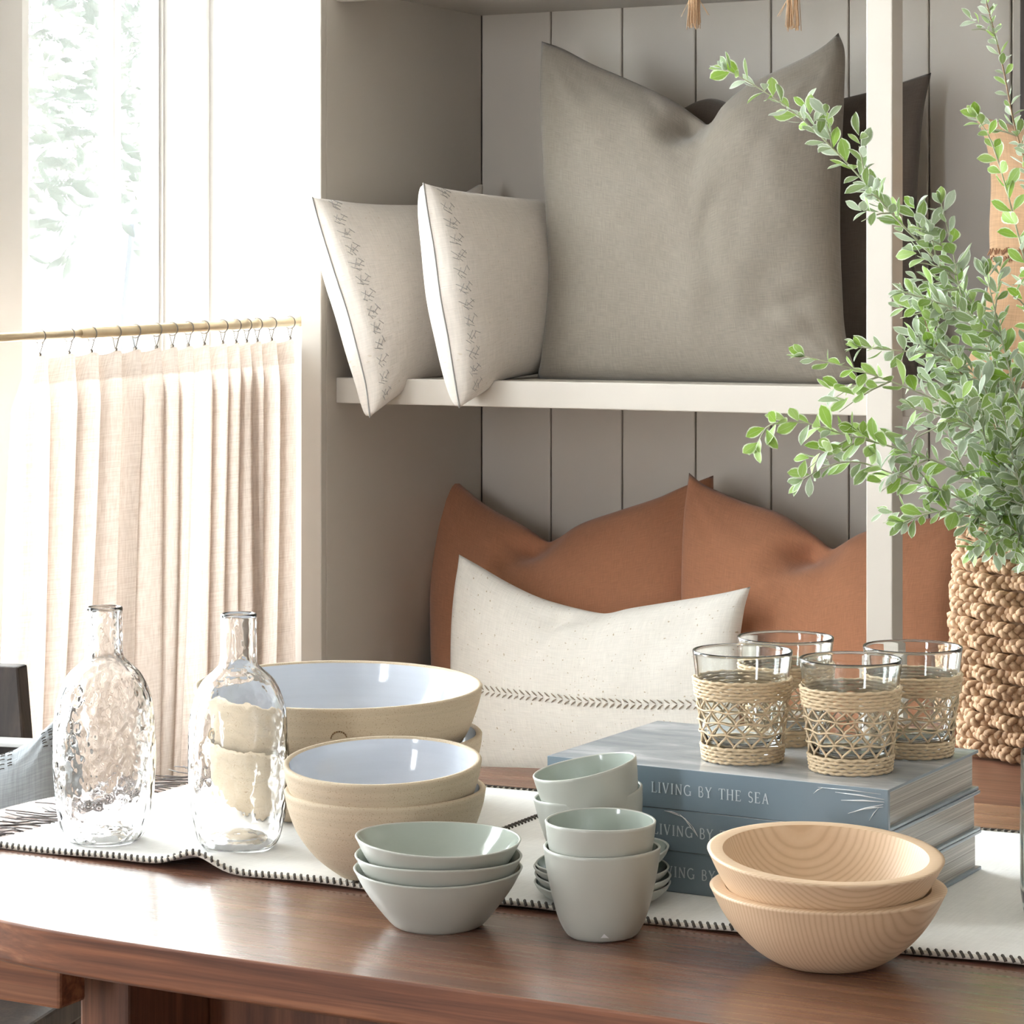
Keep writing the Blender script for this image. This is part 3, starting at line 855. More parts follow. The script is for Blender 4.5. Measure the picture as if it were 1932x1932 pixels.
def ash(name, rot):
    m = M(name)
    v = m.coord('Object', (1, 1, 1), rot)
    wv = m.n('ShaderNodeTexWave', _wave_type='BANDS', _bands_direction='X', Scale=95.0, Distortion=5.0, Detail=2.0)
    wv.inputs['Detail Scale'].default_value = .35
    mp = m.n('ShaderNodeMapping'); mp.inputs['Scale'].default_value = (1, .10, .8); m.l(v, mp.inputs['Vector']); m.l(mp.outputs[0], wv.inputs['Vector'])
    n = m.noise(m.coord('Object', (220, 16, 220), rot), 1, 3)
    c = m.ramp(wv.outputs['Fac'], [(.0, srgb(206, 174, 140)), (.25, srgb(218, 188, 155)), (1, srgb(224, 196, 164))])
    c = m.mix(m.math('MULTIPLY', n, .25), c, srgb(196, 160, 124))
    m.set(Base__Color=c, Roughness=.5); m.bump(n, .05, .0005); return m.m
MAT['ash'] = ash('ash_wood', (0, .35, .9))
MAT['ash2'] = ash('ash_wood_lower', (.2, -.2, .2))

def vessel(name, label, cat, loc, outer, inner, mo, mi, tilt=(0, 0), wob=None, group=None, rz=0, extra=None, lip=None):
    """outer: foot->rim (r,z); inner: rim->centre"""
    r = thing(name, label, cat, loc, (0, 0, 0), group)
    # tilt: (towards camera, to the right) degrees, about the foot
    M1 = Matrix.Rotation(math.radians(tilt[0]), 4, Vector((CS, SN, 0))) @ Matrix.Rotation(math.radians(tilt[1]), 4, Vector((-SN, CS, 0))) @ Matrix.Rotation(rz, 4, 'Z')
    r.rotation_euler = M1.to_euler()
    o = catmull([(a, z, 0) for a, z in outer], 40); i = catmull([(a, z, 0) for a, z in inner], 36)
    po = [(0, outer[0][1] + .001)] + [(p.x, p.y) for p in o]
    rim, irim = po[-1], (i[0].x, i[0].y)
    lp = [(rim[0], rim[1]), ((rim[0] + irim[0]) / 2 + (rim[0]-irim[0]) * .25, max(rim[1], irim[1]) + abs(rim[0] - irim[0]) * (.3 if lip is None else lip)),
          ((rim[0] + irim[0]) / 2 - (rim[0]-irim[0]) * .25, max(rim[1], irim[1]) + abs(rim[0] - irim[0]) * (.3 if lip is None else lip)), irim]
    link('outside', MB().lathe(po + lp[1:], 96, wob).mesh('outside', mo, merge=1e-6), r)
    link('inside', MB().lathe([(max(0, p.x), p.y) for p in i], 96, wob).mesh('inside', mi, merge=1e-6), r)
    return r
def wobf(s, a=.010, zz=.0012):
    return lambda g, z, r: (1 + a * math.sin(2 * g + s) + a * .5 * math.sin(3 * g + 2 * s), zz * (r / .07) * math.sin(2 * g + s * 1.7))

# large stoneware bowls
lb = atT(638, 1520, 2.565)
LO = [(.088, 0), (.100, .004), (.120, .018), (.132, .038), (.138, .058), (.1395, .070)]
LI = [(.1335, .070), (.1315, .056), (.125, .036), (.112, .020), (.09, .012), (.05, .010), (0, .010)]
gl = 'large stoneware bowls'
vessel('serving_bowl', 'large raw stoneware bowl at the bottom of the stack behind the bottles', 'bowl', (lb.x, lb.y, RZ), LO, LI, MAT['stone'], MAT['stone_glaze'], group=gl)
LO2 = [(.084, 0), (.098, .004), (.117, .018), (.128, .036), (.136, .058), (.1395, .074)]
LI2 = [(.1335, .074), (.130, .056), (.122, .036), (.110, .020), (.09, .012), (.05, .010), (0, .010)]
ub = vessel('serving_bowl', 'large white-glazed stoneware bowl stacked on top, with ring stamp', 'bowl', (lb.x, lb.y, RZ + .043), LO2, LI2, MAT['stone'], MAT['stone_glaze'], tilt=(1.2, .3), group=gl)
st = MB()
stp = atT(639, 1374, 2.43)
ang = math.atan2(stp.y - lb.y, stp.x - lb.x)
for k in range(22):
    a = 2 * PI * k / 22
    if k % 11 in (0,): continue
    zz = .047 + .0075 * math.sin(a); aa = ang + .0075 * math.cos(a) / .135
    rr = .1286 + (zz - .036) * .364
    p = Vector((rr * math.cos(aa), rr * math.sin(aa), zz))
    a2 = a + .2; z2 = .047 + .0075 * math.sin(a2); g2 = ang + .0075 * math.cos(a2) / .135; r2 = .1286 + (z2 - .036) * .364
    st.tube([p, (r2 * math.cos(g2), r2 * math.sin(g2), z2)], .0007, 4)
tag(link('stamp', st.mesh('stamp', plain('stamp_brown', srgb(140, 108, 74), .8)), ub), 'small ring stamp')

# medium stoneware bowls
mbp = atZ(728, 1650, RZ)
MO = [(.034, 0), (.040, .002), (.060, .018), (.075, .038), (.083, .058), (.0862, .0735)]
MI = [(.0808, .0735), (.078, .058), (.070, .038), (.056, .022), (.036, .013), (.018, .011), (0, .0105)]
gm = 'medium stoneware bowls'
vessel('mixing_bowl', 'medium raw stoneware bowl, bottom of the pair behind sage bowls', 'bowl', (mbp.x, mbp.y, RZ), MO, MI, MAT['stone'], MAT['stone_glaze'], group=gm, tilt=(.6, -.4))
mo2 = [(a * .985, z) for a, z in MO]; mi2 = [(a * .985, z) for a, z in MI]
vessel('mixing_bowl', 'medium stoneware bowl with pale glossy inside, tilted on top of pair', 'bowl', (mbp.x - .001, mbp.y - .001, RZ + .0245), mo2, mi2, MAT['stone'], MAT['stone_glaze'], tilt=(4.2, -1.0), group=gm)

# sage bowls
sb = atZ(826, 1744, TZ)
SO = [(.030, 0), (.036, .0015), (.047, .014), (.058, .029), (.0665, .0445)]
SI = [(.0645, .0445), (.0565, .031), (.046, .018), (.034, .0115), (.016, .0105), (0, .0105)]
gs = 'sage cereal bowls'
for k, lab in enumerate(('sage glazed bowl at the bottom of the three-bowl stack', 'sage glazed bowl in the middle of the three-bowl stack', 'sage glazed bowl on top of the three-bowl stack')):
    vessel('cereal_bowl', lab, 'bowl', (sb.x + (0, .0006, -.0012)[k], sb.y, TZ + (0, .0118, .0238)[k]), SO, SI, MAT['sage'], MAT['sage_gloss'], tilt=((0, 0), (.6, .3), (.2, 1.6))[k], wob=wobf(k * 1.7 + .4, .010, .0012), group=gs)

# cups
CO = [(.022, 0), (.0275, .002), (.034, .014), (.0395, .034), (.0435, .054), (.0455, .069)]
CI = [(.0432, .069), (.041, .054), (.037, .034), (.032, .017), (.025, .0065), (.012, .005), (0, .005)]
gc = 'sage tumblers'
cu = atZ(1136, 1764, TZ)
c1 = vessel('sage_cup', 'sage ceramic cup standing on the walnut with a paper sticker', 'cup', (cu.x, cu.y, TZ), CO, CI, MAT['sage'], MAT['sage_gloss'], wob=wobf(1.1, .008, .0012), group=gc)
co2 = [(a * .955, z) for a, z in CO]; ci2 = [(a * .955, z) for a, z in CI]
vessel('sage_cup', 'sage ceramic cup nested in the cup with the sticker', 'cup', (cu.x - .001, cu.y, TZ + .0205), co2, ci2, MAT['sage'], MAT['sage_gloss'], tilt=(.6, -.3), wob=wobf(2.4, .008, .001), group=gc)
# sticker corner at the foot, facing the camera
sk = MB(); d = Vector((SN, -CS, 0)); rt = Vector((CS, SN, 0))
def on_cup(s, z):
    zz = max(z, .0006); rr = .0222 + (.0275 - .022) * min(1, zz / .002) + max(0, (zz - .002)) * .54
    a = math.atan2(d.y, d.x) + s / .03
    return Vector((rr * 1.012 * math.cos(a), rr * 1.012 * math.sin(a), zz))
pts = [on_cup(-.005, .0006), on_cup(.0, .0006), on_cup(.0075, .0012), on_cup(.004, .005), on_cup(.0005, .0085), on_cup(-.002, .005)]
sk.add(pts, [(0, 1, 2, 3, 4, 5)]); sk.add([p + d * -.0002 for p in pts], [(5, 4, 3, 2, 1, 0)])
link('sticker', sk.mesh('sticker', plain('paper', srgb(236, 236, 236), .7), False), c1)

# small dishes and tilted cups behind
ds = atZ(1136, 1697, RZ)
DO = [(.026, 0), (.035, .0008), (.046, .0040), (.0525, .0092), (.0558, .0145)]
DI = [(.0538, .0145), (.0505, .0095), (.044, .0062), (.03, .0050), (.015, .0050), (0, .0050)]
gd = 'small sage dishes'
for k, lab in enumerate(('small sage dish at the bottom of the stack behind cups', 'small sage dish, second of the stack behind the cups', 'small sage dish, third of the stack behind the cups', 'small sage dish lying tilted on top of its stack')):
    vessel('small_dish', lab, 'dish', (ds.x + (0, .0007, -.0005, .002)[k], ds.y, RZ + k * .0066 + (.003 if k == 3 else 0)), DO, DI, MAT['sage'], MAT['sage_gloss'], tilt=((0, 0), (0, .4), (0, -.3), (0, -8))[k], wob=wobf(k + .2, .008, .0006), group=gd)
b1, b2 = atT(1129, 1652, 2.172), atT(1135, 1602, 2.166)
vessel('sage_cup', 'sage ceramic cup standing tilted in the small dishes', 'cup', b1, CO, CI, MAT['sage'], MAT['sage_gloss'], tilt=(0, -7.3), wob=wobf(3.3, .008, .001), group=gc)
vessel('sage_cup', 'sage ceramic cup leaning on top of the tilted cup before the books', 'cup', b2, co2, ci2, MAT['sage'], MAT['sage_gloss'], tilt=(.5, -11.5), wob=wobf(4.4, .008, .001), group=gc)

# wooden bowls
wbp = atZ(1562, 1814, TZ)
WO = [(.032, 0), (.040, .0015), (.054, .010), (.068, .023), (.079, .038), (.0885, .0565)]
WI = [(.0770, .0568), (.0710, .043), (.0615, .029), (.048, .017), (.030, .0125), (.015, .0115), (0, .011)]
gw = 'turned wooden bowls'
vessel('wooden_bowl', 'turned pale wooden bowl standing on the table, lower of two', 'bowl', (wbp.x, wbp.y, TZ), WO, WI, MAT['ash2'], MAT['ash2'], group=gw, lip=.03)
vessel('wooden_bowl', 'turned pale wooden bowl with flat rim, upper of two', 'bowl', (wbp.x - .004, wbp.y, TZ + .0255), WO, WI, MAT['ash'], MAT['ash'], tilt=(3.6, 1.6), group=gw, lip=.03)

# ------------------------------------------------------------------ books
def book_mats():
    m = M('book_cover'); v = m.coord()
    n = m.noise(m.coord('Object', (1.0, 3.0, 1)), 9, 6, .6, .5)
    sep = m.n('ShaderNodeSeparateXYZ'); m.l(v, sep.inputs[0])
    top = m.math('GREATER_THAN', sep.outputs['Z'], .0339)
    photo = m.ramp(n, [(.36, srgb(132, 144, 154)), (.50, srgb(162, 170, 178)), (.62, srgb(204, 209, 214))])
    c = m.mix(top, srgb(124, 142, 154), photo)
    m.set(Base__Color=c, Roughness=.32, Coat__Weight=.7, Coat__Roughness=.05)
    wr = m.noise(m.coord('Object', (1, 1, 1)), 26, 4, .6, 1.2)
    bp = m.n('ShaderNodeBump', Strength=.16, Distance=.003); m.l(wr, bp.inputs['Height']); m.l(bp.outputs[0], m.b.inputs['Coat Normal'])
    MAT['cover'] = m.m
    p = M('book_pages'); q = p.noise(p.coord('Object', (2, 2, 900)), 1, 3)
    p.set(Base__Color=p.ramp(q, [(.3, srgb(140, 133, 124)), (.7, srgb(196, 190, 182))]), Roughness=.5, Coat__Weight=.5, Coat__Roughness=.08)
    p.bump(q, .3, .001); MAT['pages'] = p.m
book_mats()
MAT['letter'] = plain('letter_ink', srgb(206, 216, 222), .5)
BW, BD, BT = .309, .208, .0342
def arc(cx, cy, rx, ry, a0, a1, n=10): return [(cx + rx * math.cos(math.radians(a0 + (a1-a0)*k/n)), cy + ry * math.sin(math.radians(a0 + (a1-a0)*k/n))) for k in range(n+1)]
TH, TN = .13, .075
GLY = {
 'L': (.58, [([(.12,0),(.12,1)],TH),([(.0,1),(.26,1)],.05),([(.0,0),(.56,0)],.06),([(.55,0),(.57,.2)],.06)]),
 'I': (.30, [([(.15,0),(.15,1)],TH),([(.02,1),(.28,1)],.05),([(.02,0),(.28,0)],.05)]),
 'V': (.76, [([(.08,1),(.38,0)],TH),([(.38,0),(.66,1)],TN),([(.0,1),(.2,1)],.05),([(.56,1),(.76,1)],.05)]),
 'N': (.82, [([(.12,0),(.12,1)],TN),([(.12,1),(.68,0)],TH),([(.68,0),(.68,1)],TN),([(.0,0),(.24,0)],.05),([(.56,1),(.8,1)],.05)]),
 'G': (.80, [(arc(.42,.5,.38,.5,50,330,18),.11),([(.72,.0),(.72,.42)],.12),([(.56,.42),(.82,.42)],.05)]),
 'B': (.62, [([(.12,0),(.12,1)],TH),([(.12,1)]+arc(.3,.76,.2,.24,90,-90,10)+[(.12,.52)],.08),([(.12,.52)]+arc(.32,.26,.24,.26,90,-90,10)+[(.12,0)],.09)]),
 'Y': (.72, [([(.08,1),(.36,.48)],TH),([(.64,1),(.36,.48)],TN),([(.36,.48),(.36,0)],TH),([(.22,0),(.5,0)],.05),([(.0,1),(.2,1)],.05),([(.54,1),(.74,1)],.05)]),
 'T': (.68, [([(.34,0),(.34,1)],TH),([(.0,1),(.68,1)],.06),([(.01,1),(.0,.82)],.05),([(.67,1),(.68,.82)],.05),([(.2,0),(.48,0)],.05)]),
 'H': (.80, [([(.12,0),(.12,1)],TH),([(.66,0),(.66,1)],TH),([(.12,.52),(.66,.52)],.06),([(.0,0),(.24,0)],.05),([(.54,0),(.78,0)],.05),([(.0,1),(.24,1)],.05),([(.54,1),(.78,1)],.05)]),
 'E': (.60, [([(.12,0),(.12,1)],TH),([(.0,1),(.54,1)],.06),([(.12,.52),(.44,.52)],.06),([(.0,0),(.56,0)],.06),([(.54,1),(.55,.84)],.05),([(.55,0),(.58,.18)],.05)]),
 'S': (.54, [(arc(.27,.75,.2,.25,35,270,12)+arc(.27,.25,.22,.25,90,-145,12)[1:],.10)]),
 'A': (.76, [([(.38,1),(.1,0)],TN),([(.38,1),(.66,0)],TH),([(.2,.36),(.56,.36)],.06),([(.0,0),(.2,0)],.05),([(.56,0),(.76,0)],.05)]),
}
def lettering(text, x0, total, cap, zc, y):
    adv = 0; seq = []
    for ch in text:
        if ch == ' ': adv += .62; continue
        w, st = GLY[ch]; seq.append((adv, st)); adv += w + .20
    sc = total / adv; mb = MB()
    for a, st in seq:
        for pts, wd in st:
            P = [Vector((x0 + (a + px) * sc, 0, zc + (py - .5) * cap)) for px, py in pts]
            n = len(P); vs = []
            for i in range(n):
                t = (P[min(i+1, n-1)] - P[max(i-1, 0)]); t.normalize(); q = Vector((-t.z, 0, t.x)) * wd * cap * .5
                for s, yy in ((1, y), (-1, y), (-1, y + .0003), (1, y + .0003)):
                    vs.append((P[i].x + s * q.x, yy, P[i].z + s * q.z))
            fs = []
            for i in range(n - 1):
                for k in range(4): fs.append((i*4+k, i*4+(k+1)%4, (i+1)*4+(k+1)%4, (i+1)*4+k))
            fs.append((0, 1, 2, 3)); fs.append(tuple((n-1)*4+k for k in (3, 2, 1, 0)))
            mb.add(vs, fs)
    return mb.mesh('lettering', MAT['letter'], False)
bl = atZ(1035, 1427, RZ + 3 * BT); br = atZ(1680, 1486, RZ + 3 * BT)
b_rot = math.radians(2.0)   # pages swing slightly away
bc0 = Vector((bl.x, bl.y - .001))
cover_m = MB()
cover_m.box((0, 0, 0), (BW, BD, .0028)); cover_m.box((0, 0, BT - .0028), (BW, BD, BT)); cover_m.box((0, -.0015, .0), (BW, .003, BT))
cover_me = cover_m.mesh('cover', MAT['cover'], False, .0006)
pages_me = boxmesh('page_block', (.004, .003, .0028), (BW - .004, BD - .005, BT - .0028), MAT['pages'], 0)
tx = atY(1235, 1480, bl.y).x - bl.x
let_me = lettering('LIVING BY THE SEA', tx, .108, .0084, BT * .50, -.0020)
BK = []
for k, (lab, dx, dy, rr) in enumerate((('slate blue hardback lying at the bottom of the book stack', .002, .002, -1.6), ('slate blue hardback in the middle of the book stack', .001, .001, -1.9), ('slate blue wrapped hardback on top of the book stack under the glasses', 0, 0, -1.7))):
    b = thing('hardback_book', lab, 'book', (bc0.x + dx, bc0.y + dy, RZ + .0004 + k * (BT + .0003)), (0, 0, math.radians(rr)), 'stack of coffee table books')
    link('cover', cover_me, b); link('page_block', pages_me, b); link('title', let_me, b)
    BK.append(b)
MAT['film'] = plain('clear_film_ridge', srgb(236, 238, 240), .12, 0, .02, 50, 0, .7, .8)  # opaque white ridges stand for the glints on the wrap creases
def wrap_glint(book, ridges):
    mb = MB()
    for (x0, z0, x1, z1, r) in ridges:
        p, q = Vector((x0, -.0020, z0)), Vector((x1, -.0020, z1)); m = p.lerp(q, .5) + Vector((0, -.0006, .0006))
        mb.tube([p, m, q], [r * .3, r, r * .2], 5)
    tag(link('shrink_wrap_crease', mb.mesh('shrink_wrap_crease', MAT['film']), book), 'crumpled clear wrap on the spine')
wrap_glint(BK[2], [(BW - .003, BT - .008, BW - .045, BT - .006, .0007), (BW - .003, BT - .010, BW - .040, BT - .012, .0008), (BW - .004, BT - .012, BW - .034, BT - .022, .0008), (BW - .004, BT - .014, BW - .022, BT - .018, .0006), (BW - .006, BT - .004, BW - .060, BT - .0035, .0005), (BW - .056, BT - .0035, BW - .064, BT - .009, .0005), (BW - .008, BT - .015, BW - .016, BT - .026, .0005)])
wrap_glint(BK[1], [(.110, BT - .0015, .124, BT - .003, .0006), (.124, BT - .003, .136, BT - .012, .0007), (.136, BT - .012, .141, BT - .020, .0006), (.113, BT - .002, .130, BT - .006, .0004), (.128, BT - .006, .140, BT - .019, .0004)])
BTOP = RZ + .0004 + 3 * BT + .0006

# ------------------------------------------------------------------ tumblers in seagrass sleeves
MAT['seagrass'] = plain('seagrass', srgb(214, 190, 156), .7, 0, .22, 260, .2)
GP = [(.0, .0045), (.027, .0045), (.0315, .006), (.0335, .020), (.0365, .045), (.0395, .068), (.0423, .091), (.0420, .0922), (.0410, .0922), (.0405, .091), (.0378, .068), (.0348, .045), (.0320, .022), (.030, .017), (.018, .0145), (0, .014)]
def gr(z): return .0335 + (z - .02) * (.0423 - .0335) / .071
def densify(P, d=.0022):
    out = []
    for (a, b) in zip(P[:-1], P[1:]):
        n = max(1, int(math.hypot(b[0]-a[0], b[1]-a[1]) / d))
        out += [(a[0] + (b[0]-a[0])*k/n, a[1] + (b[1]-a[1])*k/n) for k in range(n)]
    return out + [P[-1]]
glass_me = MB().lathe(densify(GP), 72).mesh('tumbler', MAT['clear_glass'], merge=1e-6)
def rope_row(R, z, r, n, ph, mb):
    pts = []; rad = []
    m = n * 4
    for k in range(m):
        a = 2 * PI * k / m
        pts.append(((R + .0003 * math.cos(n * a + ph)) * math.cos(a), (R + .0003 * math.cos(n * a + ph)) * math.sin(a), z + .00035 * math.sin(n * a * .5 + ph)))
        rad.append(r * (.93 + .14 * math.cos(n * a + ph)))
    mb.tube(pts, rad, 6, closed=True)
top_rows = []; 
def bandmesh(name, rows):
    mb = MB()
    for i, (z, off) in enumerate(rows): rope_row(gr(z) + .0016 + off, z, .0016, 34, (i % 2) * PI, mb)
    return mb.mesh(name, MAT['seagrass'])
top_me = bandmesh('rim_band', [(.0545 + i * .0028, 0) for i in range(6)])
base_me = bandmesh('base_band', [(.0018 + i * .0028, .0004) for i in range(5)])
zl0, zl1 = .0145, .0545
def strand(sign):
    mb = MB(); pts = []
    for k in range(13):
        t = k / 12; z = zl0 + (zl1 - zl0) * t
        a = sign * (2 * PI / 15) * (.5 * (t * 4 % 1 if False else t) * 1.35 + .10 * math.sin(t * 4 * 2 * PI) )
        rr = gr(z) + .0012 + sign * .0004 * math.sin(t * 8 * PI)
        pts.append((rr * math.cos(a), rr * math.sin(a), z))
    mb.tube(pts, .00105, 5); return mb.mesh('strand', MAT['seagrass'])
def zig(sign):
    mb = MB(); pts = []
    for k in range(17):
        t = k / 16; z = zl0 + (zl1 - zl0) * t
        a = sign * (2 * PI / 15) * .5 * (.5 - .5 * math.cos(t * 4 * PI))  # touches the neighbour twice: honeycomb
        a += (2 * PI / 15) * .30 * t
        rr = gr(z) + .0012 + sign * .0003
        pts.append((rr * math.cos(a), rr * math.sin(a), z))
    mb.tube(pts, .00095, 5); return mb.mesh('strand', MAT['seagrass'])
sA, sB = zig(1), zig(-1)
hoops = []
for i in range(3):
    z = zl0 + (zl1 - zl0) * (i + 1) / 4
    mb = MB(); mb.tube([((gr(z) + .0022 + .0004 * math.sin(18 * a)) * math.cos(a), (gr(z) + .0022 + .0004 * math.sin(18 * a)) * math.sin(a), z + .0008 * math.sin(9 * a + i)) for a in [2*PI*k/108 for k in range(108)]], .0008, 5, closed=True)
    hoops.append(mb.mesh('hoop', MAT['seagrass']))
for (px, py, lab, rot) in ((1401, 1432, 'seagrass-wrapped glass tumbler at the front left of the book stack', .3), (1605, 1452, 'seagrass-wrapped glass tumbler nearest the camera, front right on the books', 1.1), (1482, 1399, 'seagrass-wrapped glass tumbler standing behind, at the back left', 2.2), (1722, 1422, 'seagrass-wrapped glass tumbler at the back right beside the basket', 2.9)):
    p = atZ(px, py, BTOP)
    g = thing('tumbler', lab, 'glass', (p.x, p.y, BTOP), (0, 0, rot), 'seagrass tumblers')
    link('glass', glass_me, g)
    s = thing('sleeve', None, None); s.parent = g; s['label'] = 'woven seagrass sleeve'
    link('rim_band', top_me, s); link('base_band', base_me, s)
    for h in hoops: link('hoop', h, s)
    for k in range(15):
        link('strand', sA, s, rot=(0, 0, 2 * PI * k / 15)); link('strand', sB, s, rot=(0, 0, 2 * PI * k / 15))

# ------------------------------------------------------------------ side table, basket and branches
SZ = .694
stool = thing('side_table', 'walnut side table behind the table carrying the woven basket', 'side table', (-.72, 3.0, 0))
link('table_top', boxmesh('table_top', (-.28, -.28, SZ - .03), (.28, .25, SZ), MAT['stool_wood'], .003), stool)
for sx in (-1, 1):
    for sy in (-1, 1):
        link('leg', boxmesh('leg', (sx*.25-.02, sy*.22-.02 - .015, 0), (sx*.25+.02, sy*.22+.02 - .015, SZ - .03), MAT['stool_wood'], .003), stool)
BKX = atT(1990, 1450, 3.16); bkx = Vector((BKX.x, BKX.y, SZ))
def basket_mat():
    m = M('basket_fibre'); n = m.noise(m.coord('Object'), 140, 4, .6); n2 = m.noise(m.coord('Object'), 34, 2)
    c = m.ramp(n, [(.3, srgb(122, 92, 68)), (.5, srgb(170, 136, 104)), (.72, srgb(202, 172, 140))])
    c = m.mix(m.math('MULTIPLY', n2, .3), c, srgb(190, 150, 112))
    m.set(Base__Color=c, Roughness=.75); m.bump(n, .25, .002); return m.m
MAT['basket'] = basket_mat()
basket = thing('woven_basket', 'chunky woven tan fibre basket holding leafy branches', 'basket', bkx)
def bk_r(z): return .100 + .016 * math.sin(min(1, max(0, z / .30)) * PI) ** .8 - .004 * (z / .28)
link('liner', MB().lathe([(0, .002), (.092, .002)] + [(bk_r(z) - .009, z) for z in [.004 + .02 * k for k in range(14)]] + [(bk_r(.27) - .013, .27), (bk_r(.2) - .013, .2), (.085, .006), (0, .005)], 40).mesh('liner', MAT['basket']), basket)
nrow = 15; rowh = .0181
for i in range(nrow):
    z = .0125 + i * rowh; mb = MB(); R = bk_r(z); rnd = random.Random(i)
    nb = 24
    # each row is a flat three-strand plait that weaves in and out of hidden stakes
    for s in range(3):
        pts = []; rad = []
        m = nb * 12
        for k in range(m):
            a = 2 * PI * k / m; ph = nb * a + s * 2 * PI / 3 + i * 1.1
            wav = .0060 * math.sin(13 * a + i * PI + .4 * math.sin(i * 2.1))
            jit = noise.noise(Vector((k * .23, i * 3.3, s * 5.1)))
            rr = R + .0040 * math.sin(2 * ph) + wav + .0015 * jit; zz = z + .0062 * math.sin(ph) + .0016 * math.sin(13 * a + i * PI + 1.2) + .001 * jit
            pts.append((rr * math.cos(a), rr * math.sin(a), zz)); rad.append(.0046 * (.86 + .22 * math.sin(2 * ph + .5) + .18 * noise.noise(Vector((k * .45, i * 2.3, s + 9)))))
        mb.tube(pts, rad, 6, closed=True)
    link('braid_row', mb.mesh('braid_row', MAT['basket']), basket)

def leaf_mat(name, green, silver, rim, soft=True):
    m = M(name)
    oi = m.n('ShaderNodeObjectInfo')
    sep = m.n('ShaderNodeSeparateXYZ'); tc = m.n('ShaderNodeTexCoord'); m.l(tc.outputs['UV'], sep.inputs[0])
    e = m.math('ABSOLUTE', m.math('SUBTRACT', sep.outputs['X'], .5))
    k = m.ramp(e, [(.36, (0,0,0,1)), (.43, (1,1,1,1))])
    r = m.ramp(oi.outputs['Random'], [(.15, green), (.5, m_mix(green, silver, .5)), (.9, silver)])
    vein = m.ramp(e, [(.0, (1,1,1,1)), (.035, (0,0,0,1))])
    c = m.mix(m.math('MULTIPLY', vein, .3), r, rim); c = m.mix(k, c, rim)
    n = m.noise(m.coord('UV', (1, 1, 1)), 7, 2); c = m.mix(m.math('MULTIPLY', n, .22), c, tuple(x * .6 for x in green[:3]) + (1,))
    tr = m.n('ShaderNodeBsdfTranslucent'); mx = m.n('ShaderNodeMixShader', Fac=.28)
    m.l(c, tr.inputs['Color']); m.set(Base__Color=c, Roughness=.6, Sheen__Weight=.3 if soft else 0, Specular__IOR__Level=.4 if soft else .08)
    m.l(m.b.outputs[0], mx.inputs[1]); m.l(tr.outputs[0], mx.inputs[2]); m.l(mx.outputs[0], m.out.inputs['Surface'])
    return m.m
def m_mix(a, b, t): return tuple(a[i] * (1-t) + b[i] * t for i in range(4))
MAT['leaf'] = leaf_mat('silver_leaf', srgb(128, 152, 84), srgb(178, 190, 168), srgb(226, 232, 220))
MAT['leaf_fresh'] = leaf_mat('fresh_leaf', srgb(132, 166, 58), srgb(156, 182, 104), srgb(216, 226, 196))
MAT['twig'] = plain('silver_twig', srgb(176, 176, 150), .7, 0, .2, 200)
MAT['twig_brown'] = plain('brown_twig', srgb(150, 120, 92), .7, 0, .2, 200)
def leaf_mesh(name, mat, wide, curl, cup, L=1.0, pointy=.7):
    mb = MB(); nl = 6; vs = []
    for i in range(nl + 1):
        t = i / nl
        w = wide * (math.sin(PI * t ** (1.35 if pointy < 1 else 1.0)) ** .8) * .5 + .008
        if i == nl: w = .004
        y = L * t; z = curl * t * t
        vs += [(-w, y, z + cup * w), (0, y, z), (w, y, z + cup * w)]
    fs = []; uv = []
    for i in range(nl):
        a = i * 3
        for k in (0, 1):
            fs.append((a+k, a+k+1, a+4+k, a+3+k))
            t0, t1 = i / nl, (i+1) / nl
            uv.append([(k*.5, t0), (k*.5+.5, t0), (k*.5+.5, t1), (k*.5, t1)])
    mb.add(vs, fs, uv); return mb.mesh(name, mat)
LM = [leaf_mesh('leaf', MAT['leaf'], .44, c, u) for c, u in ((.18, .35), (-.22, .3), (.35, .15), (-.1, .5))]
LMF = [leaf_mesh('leaf', MAT['leaf_fresh'], .58, c, u) for c, u in ((.15, .3), (-.2, .25), (.3, .2))]
def leaf_frame(pos, d, up, size):
    d = d.normalized(); x = d.cross(up)
    x = x.normalized() if x.length > 1e-4 else d.orthogonal().normalized()
    z = x.cross(d)
    m = Matrix((x, d, z)).transposed().to_4x4()
    return Matrix.Translation(pos) @ m @ Matrix.Diagonal((size, size, size, 1))
rim_c = Vector((bkx.x, bkx.y, SZ + .27))
